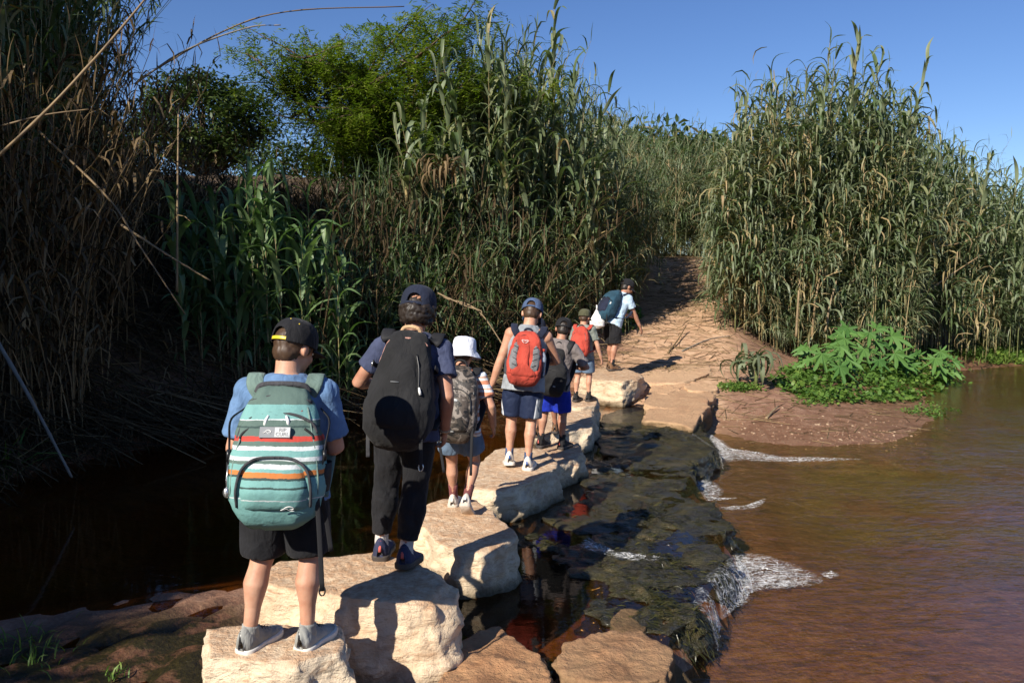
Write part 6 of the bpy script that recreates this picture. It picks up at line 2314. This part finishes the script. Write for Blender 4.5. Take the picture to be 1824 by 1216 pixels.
k1.dangle(0.155, .16, 0.36, MATS['black_strap'], MATS['black_plastic'], 0.012, -0.0)
k1.dangle(0.168, .16, 0.22, MATS['black_strap'], None, 0.03, 0.02)

# 2: long black trousers, curly hair, black pack
p2 = make_person('tallest child in long black trousers with curly dark hair and navy cap', ground_pt(702, 1000, Z2 - 0.005), 4, 1.465, 0.94, lean=5, side=5, hipx=0.05,
                 feet={-1: ((-0.055, 0.055, 0), -4, 0), 1: ((0.06, -0.06, 0), 6, 8)},
                 hands={-1: ((-0.10, 0.17, 0.62), (-0.55, -0.9, -0.35), 1.1, (1, -0.3, 0)), 1: ((0.185, 0.01, 0.475), (0.4, -1, 0), 0.7, (-1, 0.1, 0))},
                 head=(4, 8), hair='dark_hair', hair_style='curly', skin='tan_skin', shirt='navy_shirt', sleeve=0.62, bottoms='black_cloth', hem=1.86, legfit=1.45, socks='white_sock', sock_top=0.30,
                 shoes=('navy_shoe', 'dark_rubber', 'coral', 'coral'), hat=('cap', 'navy_cap', dict(strap='navy_cap')), seed=2)
S, E_, Wp = p2['arms'][1]
mb = MB(); mb.loft([E_.lerp(Wp, 0.93), E_.lerp(Wp, 0.99)], [0.031, 0.030], 14); mb.build('wristband', MATS['tan_strap'], p2['root'])
k2 = Pack('backpack', 'big black teardrop backpack with a pink-piped zip', p2, 0.345, 0.53, 0.25,
          [(0, .35, .35), (.04, .70, .75), (.12, .95, .98), (.28, 1.0, 1.0), (.45, .92, .86), (.62, .80, .72), (.80, .68, .58), (.92, .60, .46), (.98, .48, .34), (1, .30, .2)], MATS['black_pack'], 0.455, tilt=-4)
k2.line('zip', [(-0.125, .70), (-0.11, .86), (-0.07, .935), (0, .95), (0.07, .935), (0.10, .89)], 0.005, MATS['pink_piping'], None, 0.003, 34)
pk = k2.pad('front_pocket', [(-0.12, .10), (-0.13, .30), (-0.10, .50), (-0.075, .70), (-0.05, .82), (0, .84), (0.05, .82), (0.075, .70), (0.10, .50), (0.13, .30), (0.12, .10), (0, .06)], 0.022, MATS['black_pack'])
k2.line('zip', [(0.10, .45), (0.083, .66), (0.06, .80)], 0.004, MATS['black_plastic'], pk, 0.012, 16)
q = k2.surf(0.10, .50, 0.026)
mb = MB(); mb.loft([q, q + Vector((0.006, 0, -0.02)), q + Vector((0.01, 0, -0.035))], [0.004, 0.007, 0.006], 8); mb.build('zip_pull', MATS['white_print'], k2.root)
q = k2.surf(-0.02, .53, 0.027)
mb = MB(); mb.loft([q + Vector((-0.02, 0, 0)), q + Vector((0.02, 0, 0.001))], [(0.0018, 0.0015)] * 2, 6); mb.build('logo_bar', MATS['grey_print'], k2.root)
k2.handle(MATS['tan_strap'], 0.05, 0.035, 0.010, -0.05)
k2.harness(MATS['black_strap'], 0.034, 0.62)
mb = MB(); mb.box((-0.165, -0.10, .36), (0.006, 0.035, 0.03)); mb.box((-0.169, -0.10, .36), (0.004, 0.022, 0.018)); mb.build('buckle', MATS['steel'], k2.root)
k2.ribbon('side_strap', [Vector((-0.12, -0.01, .35)), Vector((-0.158, -0.06, .355)), Vector((-0.155, -0.14, .37))], 0.012, 0.003, MATS['black_strap'], n=12, side=(0, 0, 1))
k2.ribbon('side_strap', [Vector((0.12, -0.01, .35)), Vector((0.158, -0.06, .355)), Vector((0.155, -0.14, .37))], 0.012, 0.003, MATS['black_strap'], n=12, side=(0, 0, 1))
k2.dangle(-0.14, .08, 0.14, MATS['grey_trim'], None)
k2.dangle(0.13, .10, 0.17, MATS['black_strap'], MATS['steel'])

# 3: bucket hat, camouflage pack
p3 = make_person('small child in white bucket hat and striped T-shirt mid-step', ground_pt(818, 914, Z3 - 0.003), 6, 1.235, 0.98, lean=6, side=3,
                 feet={-1: ((-0.055, 0.15, 0), 2, 0), 1: ((0.05, -0.085, 0.0), 4, 38)},
                 hands={-1: ((-0.17, 0.05, 0.50), (-0.5, -1, 0), 0.6, (1, 0, 0)), 1: ((0.19, 0.04, 0.49), (0.5, -1, 0), 0.6, (-1, 0, 0))},
                 head=(3, 6), hair='brown_hair', shirt='striped_shirt', sleeve=0.70, bottoms='denim_blue', hem=0.62, legfit=1.5, socks='burgundy_sock', sock_top=0.34,
                 shoes=('white_shoe', 'dirty_white_rubber', 'white_print'), hat=('bucket', 'white_cotton', {}), seed=3)
k3 = Pack('backpack', 'camouflage backpack with two long loose straps', p3, 0.30, 0.47, 0.20,
          [(0, .40, .45), (.03, .70, .75), (.10, .92, .95), (.3, 1.0, 1.0), (.55, .98, .92), (.75, .88, .76), (.90, .70, .55), (.98, .45, .36), (1, .25, .2)], MATS['camo_pack'], 0.445, tilt=-3)
pk = k3.pad('front_pocket', [(-0.10, .08), (-0.112, .30), (-0.10, .55), (-0.05, .66), (0, .675), (0.05, .66), (0.10, .55), (0.112, .30), (0.10, .08), (0, .05)], 0.026, MATS['camo_pack'])
k3.line('zip', [(-0.113, .35), (-0.103, .56), (-0.05, .668), (0, .685), (0.05, .668), (0.103, .56), (0.113, .35)], 0.004, MATS['black_plastic'], pk, 0.012, 34)
k3.line('zip', [(-0.125, .60), (-0.10, .82), (0, .90), (0.10, .82), (0.125, .60)], 0.0045, MATS['black_plastic'], None, 0.003, 34)
lb = k3.pad('label_patch', [(-0.025, .50), (0.025, .50), (0.025, .545), (-0.025, .545)], 0.003, MATS['light_grey_print'], eps=0.028, rings=4)
k3.pad('label_band', [(-0.02, .508), (0.02, .508), (0.02, .522), (-0.02, .522)], 0.002, MATS['grey_print'], lb, eps=0.031, rings=3)
k3.pad('label_patch', [(-0.012, .075), (0.012, .075), (0.012, .092), (-0.012, .092)], 0.003, MATS['light_grey_print'], eps=0.018, rings=3)
k3.handle(MATS['black_strap'], 0.045, 0.05, 0.008, -0.03)
k3.harness(MATS['black_strap'], 0.030, 0.62)
k3.dangle(-0.11, .06, 0.27, MATS['black_strap'], None, 0.05)
k3.dangle(0.13, .16, 0.32, MATS['black_strap'], None, -0.01)

# 4: sleeveless grey top, red pack
m, nt, out = new_mat('navy_shorts_panel')
co = obj_co(nt)
sp = N(nt, 'SeparateXYZ'); nt.links.new(co, sp.inputs[0])
ax = math_n(nt, 'ABSOLUTE', sp.outputs[0])
edge = math_n(nt, 'SUBTRACT', ax, math_n(nt, 'MULTIPLY', math_n(nt, 'SUBTRACT', sp.outputs[2], 0.40), 0.16))
f = math_n(nt, 'MULTIPLY', maprange(nt, edge, 0.118, 0.121), maprange(nt, sp.outputs[2], 0.62, 0.60))
pipe = math_n(nt, 'MULTIPLY', math_n(nt, 'MULTIPLY', maprange(nt, edge, 0.118, 0.121), maprange(nt, edge, 0.131, 0.128)), maprange(nt, sp.outputs[2], 0.62, 0.60))
c = mixc(nt, f, (0.010, 0.018, 0.050), (0.20, 0.22, 0.25))
c = mixc(nt, pipe, c, (0.65, 0.66, 0.68))
principled(nt, out, c, 0.75, bump(nt, noise(nt, co, 16, 3), 0.4, 0.02), 0.3)
p4 = make_person('child in sleeveless grey top and navy shorts with white side stripes', ground_pt(925, 833, Z4 - 0.003), 4, 1.50, 0.96, lean=6, side=5.5, hipx=0.025,
                 feet={-1: ((-0.06, 0.02, 0), -6, 10), 1: ((0.055, -0.02, 0), 6, 0)},
                 hands={-1: ((-0.165, 0.02, 0.47), (-0.5, -1, 0), 0.6, (1, 0, 0)), 1: ((0.12, 0.19, 0.60), (0.9, -0.6, -0.4), 0.9, (-1, 0, 0.2))},
                 head=(8, 24), hair='brown_hair', shirt='grey_cotton', sleeve=0, bottoms='navy_shorts_panel', hem=0.86, legfit=1.45, socks='blue_sock', sock_top=0.17,
                 shoes=('white_shoe', 'white_rubber', 'blue_shoe', 'blue_shoe'), hat=('cap', 'blue_cap', dict(strap='blue_cap')), seed=4)
k4 = Pack('backpack', 'red hiking backpack with grey panels and a water bottle', p4, 0.30, 0.42, 0.19,
          [(0, .55, .50), (.04, .80, .80), (.12, .95, .98), (.35, 1.0, 1.0), (.6, .92, .86), (.8, .78, .68), (.92, .60, .50), (.98, .42, .36), (1, .25, .2)], MATS['red_pack'], 0.505, tilt=-2)
for s in (-1, 1):
    pd = k4.pad('side_panel', [(s * 0.070, .18), (s * 0.118, .22), (s * 0.132, .45), (s * 0.118, .66), (s * 0.088, .80), (s * 0.058, .72), (s * 0.064, .45), (s * 0.052, .28)], 0.012, MATS['grey_pack'])
    for t in (0.3, 0.42, 0.54, 0.66):
        k4.line('lacing', [(s * 0.066, t), (s * 0.10, t + .035)], 0.0028, MATS['black_strap'], pd, 0.012, 8)
    mb = MB()
    V, F = lathe([(0.038, 0.0), (0.046, 0.04), (0.048, 0.13), (0.044, 0.13), (0.036, 0.02)], 18, 0.6, 1.1)
    mb.add([Vector(v) + Vector((s * 0.142, -0.08, .05)) for v in V], F)
    mb.build('side_pocket', MATS['navy_pack'] if s > 0 else MATS['grey_trim'], k4.root)
    k4.pad('red_tab', [(s * 0.10, .14), (s * 0.135, .14), (s * 0.138, .23), (s * 0.103, .23)], 0.012, MATS['red_pack'])
pk = k4.pad('front_pocket', [(-0.10, .05), (-0.115, .16), (-0.045, .30), (-0.04, .62), (-0.03, .80), (0, .82), (0.03, .80), (0.04, .62), (0.045, .30), (0.115, .16), (0.10, .05), (0, .03)], 0.02, MATS['red_pack'])
q = k4.surf(-0.012, .80, 0.026)
mb = MB(); mb.loft([q + Vector((0.026 * math.cos(a), 0, 0.012 * math.sin(a) + 0.004 * math.cos(2 * a))) for a in np.linspace(0, 6.283, 22)], [0.0024] * 22, 6, cap=False); mb.build('oval_mark', MATS['white_print'], k4.root)
mb = MB(); mb.loft([q + Vector((-0.014, 0, 0.0)), q + Vector((0, 0, 0.004)), q + Vector((0.014, 0, -0.002))], [0.0018] * 3, 6); mb.build('oval_mark', MATS['white_print'], k4.root)
k4.line('zip', [(-0.09, .78), (-0.05, .90), (0, .925), (0.05, .90), (0.09, .78)], 0.004, MATS['black_plastic'], None, 0.003, 24)
k4.handle(MATS['navy_pack'], 0.035, 0.03, 0.008, -0.03)
k4.harness(MATS['navy_pack'], 0.030, 0.60)
wb = empty('water_bottle', k4.root.matrix_world @ Vector((0.145, -0.08, .06)))
wb.rotation_euler = k4.root.matrix_world.to_euler()
tag(wb, 'clear water bottle with red cap in the side pocket of the red backpack', 'bottle')
m, nt, out = new_mat('clear_plastic')
principled(nt, out, (0.55, 0.62, 0.70), 0.15, None, 0.6, Alpha=0.55)
mb = MB(); V, F = lathe([(0.001, 0), (0.030, 0.0), (0.033, 0.02), (0.031, 0.06), (0.033, 0.10), (0.032, 0.15), (0.022, 0.18), (0.013, 0.195), (0.013, 0.21), (0.001, 0.21)], 20); mb.add(V, F); mb.build('bottle_body', MATS['clear_plastic'], wb)
mb = MB(); V, F = lathe([(0.001, 0.205), (0.016, 0.205), (0.016, 0.228), (0.001, 0.23)], 16); mb.add(V, F); mb.build('bottle_cap', MATS['red_pack'], wb)

# 5: royal blue shorts, black pack hanging low
p5 = make_person('child in royal blue shorts and black cap', ground_pt(986, 798, Z5 - 0.025), 12, 1.31, 1.0, lean=4, side=9,
                 feet={-1: ((-0.09, -0.005, 0), 16, 4), 1: ((0.075, 0.01, 0), 22, 0)},
                 hands={-1: ((-0.13, 0.15, 0.58), (-0.8, -0.6, -0.4), 0.8, (1, 0, 0)), 1: ((0.14, 0.14, 0.60), (0.9, -0.5, -0.4), 0.8, (-1, 0, 0))},
                 head=(-6, 14), hair='dark_hair', skin='tan_skin', shirt='grey_brown_shirt', sleeve=0.85, bottoms='royal_blue', hem=0.95, legfit=1.6, socks='black_sock', sock_top=0.22,
                 shoes=('black_shoe', 'dark_rubber', 'coral'), hat=('cap', 'black_cap', dict(strap='black_strap')), seed=5, voxel=0.007)
k5 = Pack('backpack', 'plain black backpack hanging low over royal blue shorts', p5, 0.28, 0.44, 0.16,
          [(0, .60, .50), (.03, .85, .80), (.10, 1.0, .98), (.35, 1.0, 1.0), (.55, .90, .85), (.62, .62, .6), (.75, .52, .42), (.92, .48, .36), (.98, .40, .3), (1, .25, .2)], MATS['black_pack'], 0.425, tilt=-2)
k5.line('zip', [(-0.12, .42), (-0.08, .50), (0, .52), (0.08, .50), (0.12, .42)], 0.004, MATS['black_plastic'])
k5.pad('label_patch', [(0.025, .15), (0.055, .15), (0.055, .185), (0.025, .185)], 0.003, MATS['grey_print'], rings=3)
k5.handle(MATS['black_strap'], 0.03, 0.06, 0.007, -0.02)
k5.harness(MATS['black_strap'], 0.028, 0.60)

# 8: child mostly hidden behind the one in the sleeveless top
p8 = make_person('child with bare legs mostly hidden behind the red backpack', ground_pt(970, 777, Z6 - 0.02), 6, 1.25, 0.92, lean=3, side=-8,
                 feet={-1: ((-0.07, -0.02, 0), 0, 0), 1: ((0.085, 0.12, 0), 6, 6)}, head=(-8, 8), hair='dark_hair', skin='tan_skin', shirt='grey_cotton', bottoms='grey_cotton', hem=0.7, legfit=1.4,
                 socks='black_sock', sock_top=0.15, shoes=('brown_boot', 'dark_rubber', 'black_plastic'), hat=('cap', 'navy_cap', dict()), seed=8, voxel=0.008)
# 6: olive cap, red pack
p6 = make_person('small child in olive cap waiting before the far boulder', ground_pt(1038, 714, 0.305), 22, 1.20, 0.96, lean=4,
                 feet={-1: ((-0.06, -0.03, 0), 10, 0), 1: ((0.07, 0.03, 0), 16, 0)}, hands={1: ((0.19, 0.04, 0.47), (0.5, -1, 0), 0.6, (-1, 0, 0))},
                 head=(10, 8), hair='brown_hair', shirt='green_grey_shirt', sleeve=0.7, bottoms='denim_blue', hem=0.8, legfit=1.4, socks='black_sock', sock_top=0.2,
                 shoes=('black_shoe', 'dark_rubber', 'grey_trim'), hat=('cap', 'olive_cap', dict(gap=False)), seed=6, voxel=0.008)
k6 = Pack('backpack', 'bright red backpack on the small child in the olive cap', p6, 0.25, 0.36, 0.15, [(0, .5, .5), (.05, .85, .85), (.2, 1.0, 1.0), (.5, .98, .95), (.8, .82, .75), (.95, .55, .5), (1, .3, .25)], MATS['red_pack'], 0.50)
k6.line('zip', [(-0.095, .5), (-0.07, .78), (0, .86), (0.07, .78), (0.095, .5)], 0.004, MATS['black_plastic'])
k6.pad('front_pocket', [(-0.085, .10), (-0.09, .30), (-0.06, .48), (0, .5), (0.06, .48), (0.09, .30), (0.085, .10), (0, .07)], 0.02, MATS['red_pack'])
k6.handle(MATS['black_strap'], 0.03, 0.03, 0.007, -0.02)
k6.harness(MATS['red_pack'], 0.026, 0.62)

# 7: leader stepping off the far boulder
p7 = make_person('leading child with teal backpack stepping off the far boulder', ground_pt(1090, 660, Z8 + 0.0), 54, 1.60, 0.92, lean=30, drop=0.0,
                 feet={1: ((0.05, -0.03, 0), 0, 4), -1: ((-0.10, 0.09, 0.0), 0, 0)},
                 hands={-1: ((-0.13, 0.34, 0.56), (-0.6, -0.8, -0.3), 0.5, (1, 0, 0)), 1: ((0.13, 0.27, 0.44), (0.4, -0.9, -0.3), 0.4, (-0.6, 0, -0.7))},
                 head=(14, -4), hair='dark_hair', skin='tan_skin', shirt='pale_blue_shirt', sleeve=0.62, bottoms='black_cloth', hem=0.95, legfit=1.5, socks='black_sock', sock_top=0.25,
                 shoes=('brown_boot', 'dark_rubber', 'black_plastic'), hat=('cap', 'black_cap', dict()), seed=7, voxel=0.008)
k7 = Pack('backpack', 'dark teal hiking backpack on the leading child', p7, 0.33, 0.52, 0.25, [(0, .55, .55), (.04, .82, .85), (.15, 1.0, 1.0), (.45, 1.0, .98), (.7, .92, .86), (.86, .78, .66), (.95, .58, .45), (1, .3, .22)], MATS['teal_pack'], 0.48)
k7.pad('lid', [(-0.13, .80), (-0.12, .92), (0, .97), (0.12, .92), (0.13, .80), (0, .74)], 0.02, MATS['teal_pack'])
k7.pad('front_pocket', [(-0.11, .12), (-0.12, .40), (-0.08, .62), (0, .65), (0.08, .62), (0.12, .40), (0.11, .12), (0, .08)], 0.022, MATS['navy_pack'])
for s in (-1, 1):
    k7.line('compression_strap', [(s * 0.03, .62), (s * 0.09, .56), (s * 0.15, .50)], 0.006, MATS['black_strap'], None, 0.02, 12)
    k7.pad('pale_panel', [(s * 0.125, .35), (s * 0.145, .38), (s * 0.15, .58), (s * 0.128, .62)], 0.004, MATS['light_grey_print'])
k7.handle(MATS['black_strap'], 0.035, 0.03, 0.008, -0.03)
k7.harness(MATS['navy_pack'], 0.03, 0.62)
k7.dangle(0.13, .1, 0.2, MATS['black_strap'], None)
# white carrier bag hanging from the teal pack
hang = k7.root.matrix_world @ Vector((-0.06, -0.27, 0.06))
bag = empty('carrier_bag', hang + Vector((0, 0, -0.30)))
tag(bag, 'white carrier bag hanging below the teal backpack', 'bag')
mb = MB()
mb.loft([(0, 0, 0.30), (0.0, 0, 0.25), (0.01, 0, 0.20), (0.015, 0, 0.12), (0.01, 0, 0.05), (0, 0, 0.0)], [(0.015, 0.012), (0.04, 0.03), (0.085, 0.06), (0.125, 0.085), (0.12, 0.08), (0.03, 0.03)], 22)
bo = mb.build('bag_body', MATS['white_bag'], bag)
remesh(bo, 0.008, 2)
wrinkle(bo, 0.014, (16, 16, 9), 3)
mb = MB(); mb.loft([(0, 0, 0.29), (0.004, 0.004, 0.34), (0, 0, 0.38)], [(0.014, 0.005), (0.012, 0.004), (0.01, 0.004)], 8); mb.build('bag_handle', MATS['white_bag'], bag)
